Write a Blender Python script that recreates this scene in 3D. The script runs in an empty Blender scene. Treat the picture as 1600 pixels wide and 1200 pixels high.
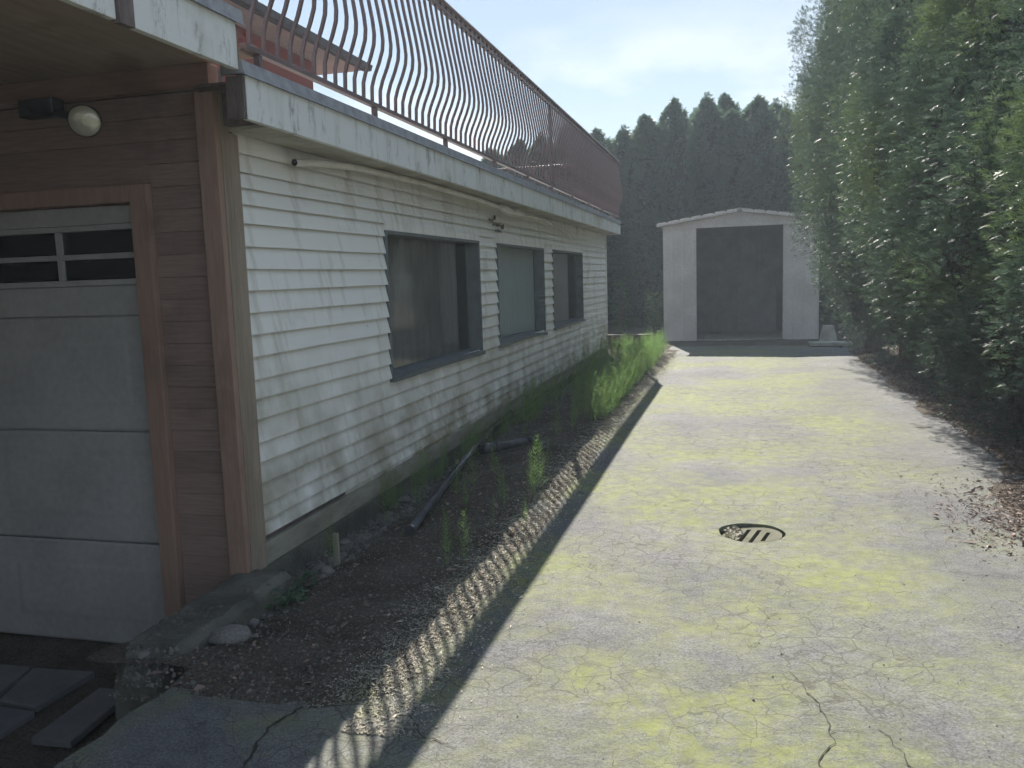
import bpy, math, random
import numpy as np
from mathutils import Vector, Matrix
random.seed(7)
rng = np.random.default_rng(7)
scene = bpy.context.scene
COL = scene.collection
rad = math.radians

# ------------------------------------------------------------------ camera
YAW, PITCH, ROLL, FPX = 0.263247, 0.124434, -0.032334, 1321.4
fw = Vector((-math.sin(YAW)*math.cos(PITCH), math.cos(YAW)*math.cos(PITCH), -math.sin(PITCH)))
rt = Vector((math.cos(YAW), math.sin(YAW), 0)); up = rt.cross(fw)
r2 = rt*math.cos(ROLL) + up*math.sin(ROLL); u2 = -rt*math.sin(ROLL) + up*math.cos(ROLL)
cd = bpy.data.cameras.new('camera'); cam = bpy.data.objects.new('camera', cd); COL.objects.link(cam)
m = Matrix((r2, u2, -fw)).transposed().to_4x4(); m.translation = (0, 0, 1.6)
cam.matrix_world = m
cd.sensor_width = 36.0; cd.lens = 36.0*FPX/1600.0; cd.clip_start = 0.05; cd.clip_end = 2000
scene.camera = cam

# ------------------------------------------------------------------ light
SX, SY = 0.32, 1.27                      # shadow run per metre of height
sun_dir = Vector((-SX, SY, 1.0)).normalized()
ELEV = math.asin(sun_dir.z); AZ = math.atan2(sun_dir.x, sun_dir.y)   # clockwise from +Y
sd = bpy.data.lights.new('sun', 'SUN'); sd.energy = 3.1; sd.angle = rad(0.35); sd.color = (1.0, 0.95, 0.86)
sun = bpy.data.objects.new('sun', sd); COL.objects.link(sun)
sun.rotation_euler = sun_dir.to_track_quat('Z', 'Y').to_euler(); sun.location = (-3, 10, 12)

w = bpy.data.worlds.new('World'); scene.world = w; w.use_nodes = True
nt = w.node_tree; nt.nodes.clear()
out = nt.nodes.new('ShaderNodeOutputWorld'); bg = nt.nodes.new('ShaderNodeBackground')
sky = nt.nodes.new('ShaderNodeTexSky'); sky.sky_type = 'NISHITA'; sky.sun_disc = False
sky.sun_elevation = ELEV; sky.sun_rotation = AZ; sky.air_density = 1.0; sky.dust_density = 0.0; sky.ozone_density = 2.0
tc = nt.nodes.new('ShaderNodeTexCoord'); mp = nt.nodes.new('ShaderNodeMapping'); mp.inputs['Scale'].default_value = (1, 1, 2.6)
nz = nt.nodes.new('ShaderNodeTexNoise'); nz.inputs['Scale'].default_value = 2.3; nz.inputs['Detail'].default_value = 7; nz.inputs['Roughness'].default_value = 0.55
cr = nt.nodes.new('ShaderNodeValToRGB'); cr.color_ramp.elements[0].position = 0.52; cr.color_ramp.elements[1].position = 0.66
sep = nt.nodes.new('ShaderNodeSeparateXYZ')
mr = nt.nodes.new('ShaderNodeMapRange'); mr.inputs['From Min'].default_value = 0.30; mr.inputs['From Max'].default_value = 0.18
mul = nt.nodes.new('ShaderNodeMath'); mul.operation = 'MULTIPLY'
mix = nt.nodes.new('ShaderNodeMix'); mix.data_type = 'RGBA'; mix.inputs[7].default_value = (3.5, 3.55, 3.65, 1)
L = nt.links.new
L(tc.outputs['Generated'], mp.inputs['Vector']); L(mp.outputs['Vector'], nz.inputs['Vector']); L(nz.outputs['Fac'], cr.inputs['Fac'])
L(tc.outputs['Generated'], sep.inputs[0]); L(sep.outputs['Z'], mr.inputs['Value'])
L(cr.outputs['Color'], mul.inputs[0]); L(mr.outputs['Result'], mul.inputs[1]); L(mul.outputs[0], mix.inputs[0])
gm = nt.nodes.new('ShaderNodeGamma'); gm.inputs['Gamma'].default_value = 0.5      # hazy, evenly bright sky
L(sky.outputs['Color'], gm.inputs['Color']); L(gm.outputs['Color'], mix.inputs[6]); L(mix.outputs[2], bg.inputs['Color']); bg.inputs['Strength'].default_value = 0.097
L(bg.outputs[0], out.inputs[0])
scene.view_settings.view_transform = 'Standard'; scene.view_settings.look = 'None'
scene.view_settings.exposure = 1.8; scene.view_settings.gamma = 1.0; scene.view_settings.use_curve_mapping = False
scene.cycles.use_denoising = True
scene.cycles.adaptive_threshold = 0.03; scene.cycles.max_bounces = 4; scene.cycles.diffuse_bounces = 3; scene.cycles.glossy_bounces = 2; scene.cycles.transparent_max_bounces = 8; scene.cycles.volume_bounces = 0

# ------------------------------------------------------------------ helpers
class MB:
    """collects shapes for one mesh"""
    def __init__(s): s.v = []; s.f = []
    def add(s, vs, fs):
        b = len(s.v); s.v += [tuple(p) for p in vs]; s.f += [tuple(i+b for i in f) for f in fs]; return s
    def box(s, x0, x1, y0, y1, z0, z1):
        return s.add([(x, y, z) for z in (z0, z1) for y in (y0, y1) for x in (x0, x1)],
                     [(0,2,3,1), (4,5,7,6), (0,1,5,4), (2,6,7,3), (0,4,6,2), (1,3,7,5)])
    def prism(s, poly, axis, a, b):
        """closed polygon (2D) pushed along an axis from a to b"""
        n = len(poly); vs = []
        for t in (a, b):
            for p in poly:
                vs.append({'x': (t, p[0], p[1]), 'y': (p[0], t, p[1]), 'z': (p[0], p[1], t)}[axis])
        fs = [tuple(range(n-1, -1, -1)), tuple(range(n, 2*n))] + [(i, (i+1) % n, n+(i+1) % n, n+i) for i in range(n)]
        return s.add(vs, fs)
    def tube(s, pts, r, n=8, caps=True):
        pts = [Vector(p) for p in pts]; rs = r if isinstance(r, (list, tuple)) else [r]*len(pts)
        vs = []; ref = None
        for i, p in enumerate(pts):
            d = (pts[min(i+1, len(pts)-1)] - pts[max(i-1, 0)]).normalized()
            if ref is None: ref = d.orthogonal().normalized()
            a = (ref - d*ref.dot(d)).normalized(); ref = a; b = d.cross(a)
            for k in range(n):
                t = 2*math.pi*k/n; vs.append(p + (a*math.cos(t) + b*math.sin(t))*rs[i])
        fs = [(i*n+k, i*n+(k+1) % n, (i+1)*n+(k+1) % n, (i+1)*n+k) for i in range(len(pts)-1) for k in range(n)]
        if caps: fs += [tuple(range(n-1, -1, -1)), tuple(range((len(pts)-1)*n, len(pts)*n))]
        return s.add(vs, fs)
    def mesh(s, name):
        me = bpy.data.meshes.new(name); me.from_pydata(s.v, [], s.f); me.update(); return me

def np_mesh(name, V, Q):
    """mesh from arrays: V (n,3), Q (m,k) with k = 3 or 4"""
    me = bpy.data.meshes.new(name); k = Q.shape[1]
    me.vertices.add(len(V)); me.vertices.foreach_set('co', np.ascontiguousarray(V, dtype=np.float32).ravel())
    me.loops.add(Q.size); me.loops.foreach_set('vertex_index', np.ascontiguousarray(Q, dtype=np.int32).ravel())
    me.polygons.add(len(Q)); me.polygons.foreach_set('loop_start', np.arange(0, Q.size, k, dtype=np.int32))
    me.update(calc_edges=True); return me

def link(name, me, mat, parent=None, smooth=False, bevel=0):
    if isinstance(me, MB): me = me.mesh(name)
    o = bpy.data.objects.new(name, me); COL.objects.link(o)
    if mat and not me.materials: me.materials.append(mat)
    if smooth: me.polygons.foreach_set('use_smooth', [True]*len(me.polygons))
    if parent is not None:
        o.parent = parent
        if parent.parent is None: o.location = -parent.location
    if bevel:
        b = o.modifiers.new('bevel', 'BEVEL'); b.width = bevel; b.segments = 2; b.limit_method = 'ANGLE'
    return o
def tag(o, label=None, cat=None, group=None, kind=None):
    if label: o['label'] = label
    if cat: o['category'] = cat
    if group: o['group'] = group
    if kind: o['kind'] = kind
    return o
def thing(name, loc, label, cat, group=None):
    o = bpy.data.objects.new(name, None); COL.objects.link(o); o.location = loc; o.empty_display_size = 0.1
    return tag(o, label, cat, group)
def copy_tree(root, loc, rotz=0.0, scale=(1, 1, 1), group=None):
    r = root.copy(); COL.objects.link(r); r.location = loc; r.rotation_euler = (0, 0, rotz); r.scale = scale
    for ch in root.children:
        c = ch.copy(); COL.objects.link(c); c.parent = r
        for g in ch.children:
            d = g.copy(); COL.objects.link(d); d.parent = c
    return r

def hash2(ix, iy, seed):
    h = (ix.astype(np.int64)*374761393 + iy.astype(np.int64)*668265263 + seed*1442695041) & 0x7fffffff
    h = ((h ^ (h >> 13))*1274126177) & 0x7fffffff
    return ((h ^ (h >> 16)) & 0xffff)/65535.0
def vnoise(x, y, seed=0):
    x = np.asarray(x, float); y = np.asarray(y, float)
    ix = np.floor(x); iy = np.floor(y); fx = x-ix; fy = y-iy; fx = fx*fx*(3-2*fx); fy = fy*fy*(3-2*fy)
    a = hash2(ix, iy, seed); b = hash2(ix+1, iy, seed); c = hash2(ix, iy+1, seed); d = hash2(ix+1, iy+1, seed)
    return (a*(1-fx)+b*fx)*(1-fy) + (c*(1-fx)+d*fx)*fy - 0.5
def fbm(x, y, seed=0, n=4):
    return sum(vnoise(np.asarray(x)*2**i, np.asarray(y)*2**i, seed+i*17)*0.55**i for i in range(n))

# ------------------------------------------------------------------ materials
def newmat(name):
    m = bpy.data.materials.new(name); m.use_nodes = True
    return m, m.node_tree, m.node_tree.nodes['Principled BSDF']
def nd(nt, t, inputs=None, **props):
    n = nt.nodes.new('ShaderNode'+t)
    for k, v in props.items(): setattr(n, k, v)
    for k, v in (inputs or {}).items():
        if isinstance(v, bpy.types.NodeSocket): nt.links.new(v, n.inputs[k])
        else: n.inputs[k].default_value = v
    return n
def c4(c): return (c[0], c[1], c[2], 1.0)
def mixc(nt, fac, a, b, blend='MIX'):
    n = nt.nodes.new('ShaderNodeMix'); n.data_type = 'RGBA'; n.blend_type = blend
    for i, v in ((0, fac), (6, a), (7, b)):
        if isinstance(v, bpy.types.NodeSocket): nt.links.new(v, n.inputs[i])
        else: n.inputs[i].default_value = v if i == 0 else c4(v)
    return n.outputs[2]
def ramp(nt, fac, lo, hi, a=(0, 0, 0), b=(1, 1, 1)):
    r = nt.nodes.new('ShaderNodeValToRGB'); e = r.color_ramp.elements
    e[0].position = lo; e[1].position = hi; e[0].color = c4(a); e[1].color = c4(b)
    nt.links.new(fac, r.inputs[0]); return r.outputs[0]
def noise(nt, vec, scale, detail=4, rough=0.55):
    n = nd(nt, 'TexNoise', {'Scale': scale, 'Detail': detail, 'Roughness': rough})
    if vec is not None: nt.links.new(vec, n.inputs['Vector'])
    return n.outputs['Fac']
def objco(nt, scale=(1, 1, 1)):
    t = nd(nt, 'TexCoord'); m = nd(nt, 'Mapping', {'Vector': t.outputs['Object'], 'Scale': scale}); return m.outputs[0]
def bump(nt, bs, h, strength=0.3, dist=0.01):
    b = nd(nt, 'Bump', {'Height': h, 'Strength': strength, 'Distance': dist}); nt.links.new(b.outputs[0], bs.inputs['Normal'])
def simple(name, c1, c2, scale=6, rough=0.6, stretch=(1, 1, 1), bs_=0.2, bd=0.004, lo=0.35, hi=0.65, spec=0.5, metal=0, fine=None):
    m, nt, b = newmat(name); co = objco(nt, stretch)
    n = noise(nt, co, scale, 6); col = mixc(nt, ramp(nt, n, lo, hi), c1, c2)
    f = noise(nt, co, fine or scale*9, 3)
    col = mixc(nt, 0.35, col, mixc(nt, f, (0.25,)*3, (0.9,)*3), 'OVERLAY')
    nt.links.new(col, b.inputs['Base Color']); b.inputs['Roughness'].default_value = rough
    b.inputs['Specular IOR Level'].default_value = spec; b.inputs['Metallic'].default_value = metal
    bump(nt, b, f, bs_, bd); return m

M = {}
# painted clapboard: weathered white paint, grime runs down the boards, worn grey wood at chips
def siding_mat(name, base, rnd=True):
    m, nt, b = newmat(name); co = objco(nt)
    run = noise(nt, objco(nt, (1, 5.0, 0.7)), 1.6, 6, 0.6)
    col = mixc(nt, ramp(nt, run, 0.54, 0.86), base, (0.44, 0.40, 0.31))
    blot = noise(nt, co, 1.1, 7, 0.65)
    col = mixc(nt, ramp(nt, blot, 0.55, 0.80), col, (0.46, 0.44, 0.35))
    chips = noise(nt, objco(nt, (1, 0.7, 3.0)), 13, 5, 0.7)
    col = mixc(nt, ramp(nt, chips, 0.70, 0.735), col, (0.17, 0.15, 0.12))
    sep = nd(nt, 'SeparateXYZ', {0: co})                       # splash-back algae on the lowest boards
    mr = nd(nt, 'MapRange', {'Value': sep.outputs['Z'], 'From Min': 1.35, 'From Max': 0.15})
    alg = nd(nt, 'Math', {0: mr.outputs[0], 1: ramp(nt, noise(nt, co, 3.2, 6), 0.30, 0.64)}, operation='MULTIPLY')
    col = mixc(nt, alg.outputs[0], col, (0.30, 0.265, 0.175))
    oi = nd(nt, 'ObjectInfo'); 
    col = mixc(nt, 0.14, col, mixc(nt, oi.outputs['Random'], (0.38,)*3, (0.75,)*3), 'OVERLAY')
    nt.links.new(col, b.inputs['Base Color']); b.inputs['Roughness'].default_value = 0.6
    bump(nt, b, noise(nt, objco(nt, (4, 1, 14)), 9, 5), 0.25, 0.006); return m
M['siding'] = siding_mat('white_paint', (0.87, 0.86, 0.82))
M['butt'] = simple('grime_and_lap_shade', (0.09, 0.075, 0.055), (0.15, 0.125, 0.09), 8, 0.9)  # grime plus the laps' shadow lines, painted dark on board undersides
M['fascia'] = siding_mat('fascia_paint', (0.74, 0.75, 0.73))
nt = M['fascia'].node_tree; b = nt.nodes['Principled BSDF']; src = b.inputs['Base Color'].links[0].from_socket
sp_ = ramp(nt, noise(nt, objco(nt, (1, 2.2, 1.0)), 4.5, 8, 0.75), 0.55, 0.70); st_ = mixc(nt, sp_, src, (0.24, 0.22, 0.20))
dk = ramp(nt, noise(nt, objco(nt, (1, 7, .6)), 2.4, 6, 0.7), 0.60, 0.78); st_ = mixc(nt, dk, st_, (0.30, 0.27, 0.22)); nt.links.new(st_, b.inputs['Base Color'])
M['soffit'] = simple('soffit_paint', (0.46, 0.44, 0.37), (0.30, 0.27, 0.21), 3.5, 0.8)
M['flash'] = simple('galvanised_flashing', (0.36, 0.36, 0.38), (0.24, 0.24, 0.26), 14, 0.6, metal=0.1, bs_=0.08)
def wood(name, c1, c2, stretch, scale=5, rough=0.7):
    m, nt, b = newmat(name); co = objco(nt, stretch)
    g = noise(nt, co, scale, 7, 0.6); col = mixc(nt, ramp(nt, g, 0.34, 0.68), c1, c2)
    oi = nd(nt, 'ObjectInfo'); col = mixc(nt, 0.3, col, mixc(nt, oi.outputs['Random'], (0.3,)*3, (0.7,)*3), 'OVERLAY')
    bl = noise(nt, objco(nt), 2.2, 5); col = mixc(nt, ramp(nt, bl, 0.55, 0.8), col, [x*0.55 for x in c1])
    nt.links.new(col, b.inputs['Base Color']); b.inputs['Roughness'].default_value = rough
    b.inputs['Specular IOR Level'].default_value = 0.3
    bump(nt, b, g, 0.25, 0.004); return m
M['clad'] = wood('brown_cladding', (0.22, 0.15, 0.125), (0.28, 0.20, 0.17), (1.2, 6, 16))
M['trim'] = wood('orange_brown_trim', (0.25, 0.16, 0.12), (0.31, 0.205, 0.16), (9, 9, 0.9))
M['beam'] = wood('brown_beam', (0.28, 0.17, 0.125), (0.35, 0.215, 0.165), (1.0, 8, 9))
M['corner'] = wood('beige_corner', (0.33, 0.27, 0.21), (0.24, 0.185, 0.14), (12, 12, 0.8))
M['ceil'] = wood('soffit_plywood', (0.27, 0.205, 0.155), (0.35, 0.27, 0.21), (6, 0.7, 6), 4)
M['darkwood'] = wood('weathered_end_grain', (0.11, 0.085, 0.08), (0.18, 0.14, 0.13), (6, 6, 2))
M['gdoor'] = simple('garage_door_paint', (0.36, 0.355, 0.345), (0.305, 0.30, 0.29), 2.5, 0.5, bs_=0.06)
M['frame'] = simple('blue_grey_frame', (0.105, 0.118, 0.122), (0.15, 0.165, 0.168), 7, 0.6)
M['concrete'] = simple('old_concrete', (0.14, 0.135, 0.11), (0.06, 0.06, 0.048), 4, 0.9, bs_=0.8, bd=0.015, fine=45)
M['paleconc'] = simple('pale_concrete', (0.38, 0.37, 0.33), (0.24, 0.24, 0.21), 5, 0.9, bs_=0.6, bd=0.01, fine=50)
M['sill'] = simple('mudsill_paint', (0.30, 0.28, 0.23), (0.19, 0.17, 0.13), 5, 0.85, stretch=(1, .5, 2))
M['rail'] = simple('brown_railing_paint', (0.175, 0.12, 0.118), (0.145, 0.10, 0.10), 9, 0.42, bs_=0.05)
M['red'] = simple('red_stucco', (0.30, 0.075, 0.06), (0.26, 0.07, 0.055), 4, 0.85)
M['roofdk'] = simple('roof_edge', (0.09, 0.09, 0.095), (0.06, 0.06, 0.065), 6, 0.6)
M['cream'] = simple('cream_soffit', (0.5, 0.46, 0.42), (0.42, 0.39, 0.36), 3, 0.8)
M['shed'] = simple('shed_painted_steel', (0.54, 0.52, 0.51), (0.46, 0.44, 0.43), 2.2, 0.5, bs_=0.08)
M['shedin'] = simple('shed_bare_steel', (0.24, 0.23, 0.23), (0.18, 0.17, 0.17), 3, 0.55, bs_=0.1)
M['pvc'] = simple('white_pvc', (0.76, 0.74, 0.68), (0.58, 0.55, 0.47), 5, 0.4)
M['blackpl'] = simple('black_plastic_pipe', (0.03, 0.03, 0.034), (0.06, 0.06, 0.066), 8, 0.22, bs_=0.03)
M['black'] = simple('black_metal', (0.012, 0.012, 0.012), (0.02, 0.02, 0.02), 8, 0.5)
M['stone'] = simple('river_stone', (0.22, 0.20, 0.18), (0.13, 0.125, 0.12), 7, 0.8)
M['paver'] = simple('paver_stone', (0.12, 0.118, 0.125), (0.17, 0.165, 0.165), 3, 0.85, bs_=0.5, bd=0.006)
M['iron'] = simple('rusty_iron', (0.115, 0.115, 0.08), (0.165, 0.16, 0.12), 9, 0.9, bs_=0.5, spec=0.1)
M['pit'] = simple('pit_dirt', (0.03, 0.028, 0.02), (0.05, 0.045, 0.03), 9, 0.95)
M['bark'] = simple('bark', (0.085, 0.06, 0.045), (0.14, 0.10, 0.08), 9, 0.9, stretch=(3, 3, .6), bs_=0.8, bd=0.02)
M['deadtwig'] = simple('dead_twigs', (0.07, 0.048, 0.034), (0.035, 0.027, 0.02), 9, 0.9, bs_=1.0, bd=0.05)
M['fartwig'] = simple('dark_green_inner_twigs', (0.032, 0.040, 0.026), (0.022, 0.026, 0.018), 9, 0.95, bs_=1.0, bd=0.05)  # dark green-brown twigs of the far crowns' core
M['wstake'] = wood('weathered_stake', (0.30, 0.29, 0.22), (0.22, 0.22, 0.16), (9, 9, 1))
M['timber'] = wood('dark_timber', (0.05, 0.042, 0.032), (0.085, 0.07, 0.055), (1, 8, 8))

# window glass and the curtains behind
m, nt, b = newmat('window_glass'); nt.nodes.remove(b)
tr = nd(nt, 'BsdfTransparent', {'Color': (0.85, 0.88, 0.88, 1)}); gl = nd(nt, 'BsdfGlossy', {'Color': (0.9, 0.9, 0.9, 1), 'Roughness': 0.06})
lw = nd(nt, 'LayerWeight', {'Blend': 0.5}); pw = nd(nt, 'Math', {0: lw.outputs['Facing'], 1: 4.0}, operation='POWER'); fr = nd(nt, 'Math', {0: pw.outputs[0], 1: 0.35, 2: 0.03}, operation='MULTIPLY_ADD'); mx = nd(nt, 'MixShader', {0: fr.outputs[0], 1: tr.outputs[0], 2: gl.outputs[0]})
du = nd(nt, 'BsdfDiffuse', {'Color': (0.25, 0.24, 0.22, 1)}); mx2 = nd(nt, 'MixShader', {0: 0.05, 1: mx.outputs[0], 2: du.outputs[0]})
nt.links.new(mx2.outputs[0], nt.nodes['Material Output'].inputs[0]); M['glass'] = m
m, nt, b = newmat('dark_garage_glass'); b.inputs['Base Color'].default_value = (0.012, 0.013, 0.015, 1); b.inputs['Roughness'].default_value = 0.12; M['dglass'] = m
M['drape'] = simple('dark_drape', (0.28, 0.24, 0.225), (0.20, 0.17, 0.16), 4, 0.9, stretch=(1, 6, .5))
M['sheer'] = simple('pale_curtain', (0.84, 0.87, 0.84), (0.74, 0.78, 0.76), 4, 0.9, stretch=(1, 6, .5))

# asphalt with moss
m, nt, b = newmat('mossy_asphalt'); co = objco(nt)
wn = nd(nt, 'TexNoise', {'Vector': co, 'Scale': 2.6, 'Detail': 4.0})
warp = nd(nt, 'VectorMath', {0: wn.outputs['Color'], 1: (0.5, 0.5, 0.5)}, operation='SUBTRACT')
def warped(s):
    sc_ = nd(nt, 'VectorMath', {0: warp.outputs[0], 'Scale': s}, operation='SCALE')
    return nd(nt, 'VectorMath', {0: co, 1: sc_.outputs[0]}, operation='ADD').outputs[0]
moss_n = noise(nt, warped(0.5), 0.62, 9, 0.62)
moss = ramp(nt, moss_n, 0.40, 0.60)
moss2 = ramp(nt, noise(nt, co, 6.0, 12, 0.85), 0.43, 0.57)
mm = nd(nt, 'Math', {0: moss, 1: moss2}, operation='MULTIPLY').outputs[0]
mm = nd(nt, 'Math', {0: mm, 1: nd(nt, 'Math', {0: moss, 1: 0.34}, operation='MULTIPLY').outputs[0]}, operation='ADD').outputs[0]
sepc = nd(nt, 'SeparateXYZ', {0: co})
edge = nd(nt, 'MapRange', {'Value': sepc.outputs['X'], 'From Min': 1.9, 'From Max': 1.0}).outputs[0]
mm = nd(nt, 'Math', {0: mm, 1: edge}, operation='MULTIPLY', use_clamp=True).outputs[0]
asp = mixc(nt, ramp(nt, noise(nt, co, 1.3, 7, 0.6), 0.35, 0.7), (0.115, 0.115, 0.117), (0.175, 0.173, 0.172))
grit = noise(nt, co, 95, 4, 0.75); asp = mixc(nt, 0.6, asp, mixc(nt, ramp(nt, grit, 0.36, 0.64), (0.15,)*3, (0.85,)*3), 'OVERLAY')
mossc = mixc(nt, noise(nt, co, 9, 5), (0.225, 0.24, 0.08), (0.165, 0.185, 0.085))
col = mixc(nt, mm, asp, mossc)
col = mixc(nt, 0.32, col, mixc(nt, ramp(nt, noise(nt, co, 11, 8, 0.7), 0.36, 0.64), (0.25,)*3, (0.75,)*3), 'OVERLAY')
vo = nd(nt, 'TexVoronoi', {'Vector': co, 'Scale': 46.0}); sp = ramp(nt, vo.outputs['Distance'], 0.05, 0.11, (1,)*3, (0,)*3)
vr = nd(nt, 'Math', {0: sp, 1: ramp(nt, noise(nt, co, 40, 1), 0.50, 0.57)}, operation='MULTIPLY').outputs[0]
col = mixc(nt, vr, col, (0.42, 0.40, 0.37))
def crack(scale, wv, width, mlo, mhi, mscale):
    v = nd(nt, 'TexVoronoi', {'Vector': warped(wv), 'Scale': scale}, feature='DISTANCE_TO_EDGE')
    wd = nd(nt, 'Math', {0: ramp(nt, noise(nt, co, mscale, 3), mlo, mhi), 1: width}, operation='MULTIPLY').outputs[0]
    return nd(nt, 'Math', {0: v.outputs['Distance'], 1: wd}, operation='LESS_THAN').outputs[0]
k = nd(nt, 'Math', {0: crack(1.5, 0.75, 0.0095, 0.45, 0.62, 0.9), 1: crack(8.0, 0.24, 0.030, 0.42, 0.62, 0.8)}, operation='MAXIMUM').outputs[0]
col = mixc(nt, nd(nt, 'Math', {0: k, 1: 0.55}, operation='MULTIPLY').outputs[0], col, (0.06, 0.055, 0.045))
nt.links.new(col, b.inputs['Base Color']); b.inputs['Roughness'].default_value = 0.85; b.inputs['Specular IOR Level'].default_value = 0.3
hh = nd(nt, 'Math', {0: grit, 1: nd(nt, 'Math', {0: k, 1: -1.5}, operation='MULTIPLY').outputs[0]}, operation='ADD').outputs[0]
hh = nd(nt, 'Math', {0: hh, 1: nd(nt, 'Math', {0: noise(nt, co, 22, 4), 1: 1.2}, operation='MULTIPLY').outputs[0]}, operation='ADD').outputs[0]
bump(nt, b, hh, 0.6, 0.008); M['asphalt'] = m

# soil with grit
m, nt, b = newmat('gritty_soil'); co = objco(nt)
col = mixc(nt, ramp(nt, noise(nt, co, 1.7, 7, 0.62), 0.36, 0.66), (0.075, 0.06, 0.045), (0.14, 0.12, 0.098))
g = noise(nt, co, 60, 4, 0.7); col = mixc(nt, 0.7, col, mixc(nt, ramp(nt, g, 0.3, 0.7), (0.12,)*3, (0.85,)*3), 'OVERLAY')
nt.links.new(col, b.inputs['Base Color']); b.inputs['Roughness'].default_value = 0.95; b.inputs['Specular IOR Level'].default_value = 0.15
bump(nt, b, nd(nt, 'Math', {0: g, 1: noise(nt, co, 17, 5)}, operation='ADD').outputs[0], 1.0, 0.02); M['soil'] = m

def leafmat(name, cols, rough=0.4, trans=0.3, scale=1.2, tcol=None, spec=0.5):
    m, nt, b = newmat(name); gi = nd(nt, 'NewGeometry')
    isl = gi.outputs['Random Per Island']; co = objco(nt)
    col = mixc(nt, isl, cols[0], cols[1])
    col = mixc(nt, ramp(nt, noise(nt, co, scale, 3), 0.50, 0.72), col, cols[2])
    nt.links.new(col, b.inputs['Base Color']); b.inputs['Roughness'].default_value = rough; b.inputs['Specular IOR Level'].default_value = spec
    t = nd(nt, 'BsdfTranslucent', {'Color': col if tcol is None else c4(tcol)})
    ms = nd(nt, 'MixShader', {0: trans, 1: b.outputs[0], 2: t.outputs[0]}); nt.links.new(ms.outputs[0], nt.nodes['Material Output'].inputs[0])
    return m
M['cedar'] = leafmat('cedar_foliage', ((0.050, 0.085, 0.058), (0.075, 0.115, 0.07), (0.115, 0.165, 0.05)), 0.48, 0.32, 1.0, spec=1.0)
M['cedarfar'] = leafmat('far_cedar_foliage', ((0.055, 0.105, 0.068), (0.085, 0.145, 0.085), (0.09, 0.15, 0.065)), 0.45, 0.5, 0.9)
M['horse'] = leafmat('horsetail_green', ((0.15, 0.26, 0.08), (0.22, 0.35, 0.10), (0.24, 0.35, 0.11)), 0.5, 0.45, 2.0)
M['weed'] = leafmat('weed_green', ((0.06, 0.12, 0.06), (0.09, 0.16, 0.08), (0.08, 0.14, 0.06)), 0.5, 0.35, 2.0)
M['shrub'] = leafmat('shrub_green', ((0.09, 0.19, 0.04), (0.13, 0.25, 0.05), (0.12, 0.22, 0.05)), 0.45, 0.5, 2.0)
M['litter'] = leafmat('dry_litter', ((0.31, 0.23, 0.19), (0.16, 0.10, 0.075), (0.25, 0.185, 0.145)), 0.8, 0.1, 3.0)
M['straw'] = leafmat('dry_straw_litter', ((0.52, 0.48, 0.39), (0.28, 0.25, 0.19), (0.36, 0.35, 0.22)), 0.8, 0.1, 3.0)
M['gravel'] = leafmat('loose_gravel', ((0.20, 0.185, 0.165), (0.085, 0.08, 0.07), (0.13, 0.118, 0.105)), 0.85, 0.0, 3.0)

# ------------------------------------------------------------------ the setting
def grid_terrain(name, x0, x1, y0, y1, step, hfun, mat, keep=None):
    xs = np.linspace(x0, x1, int(round((x1-x0)/step))+1); ys = np.linspace(y0, y1, int(round((y1-y0)/step))+1)
    X, Y = np.meshgrid(xs, ys); Z = hfun(X, Y); nx = len(xs)
    V = np.stack([X.ravel(), Y.ravel(), Z.ravel()], 1)
    i, j = np.meshgrid(np.arange(nx-1), np.arange(len(ys)-1)); a = (j*nx+i).ravel()
    Q = np.stack([a, a+1, a+nx+1, a+nx], 1)
    if keep is not None: Q = Q[keep(V[Q].mean(1))]
    used = np.unique(Q); rm = np.zeros(len(V), int); rm[used] = np.arange(len(used))
    o = link(name, np_mesh(name, V[used], rm[Q]), mat, smooth=True); return tag(o, kind='structure')

link_ground = MB().add([(-400, -400, -.62), (400, -400, -.62), (400, 400, -.62), (-400, 400, -.62)], [(0, 1, 2, 3)])
g = link('ground', link_ground, M['soil']); tag(g, kind='structure')

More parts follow.
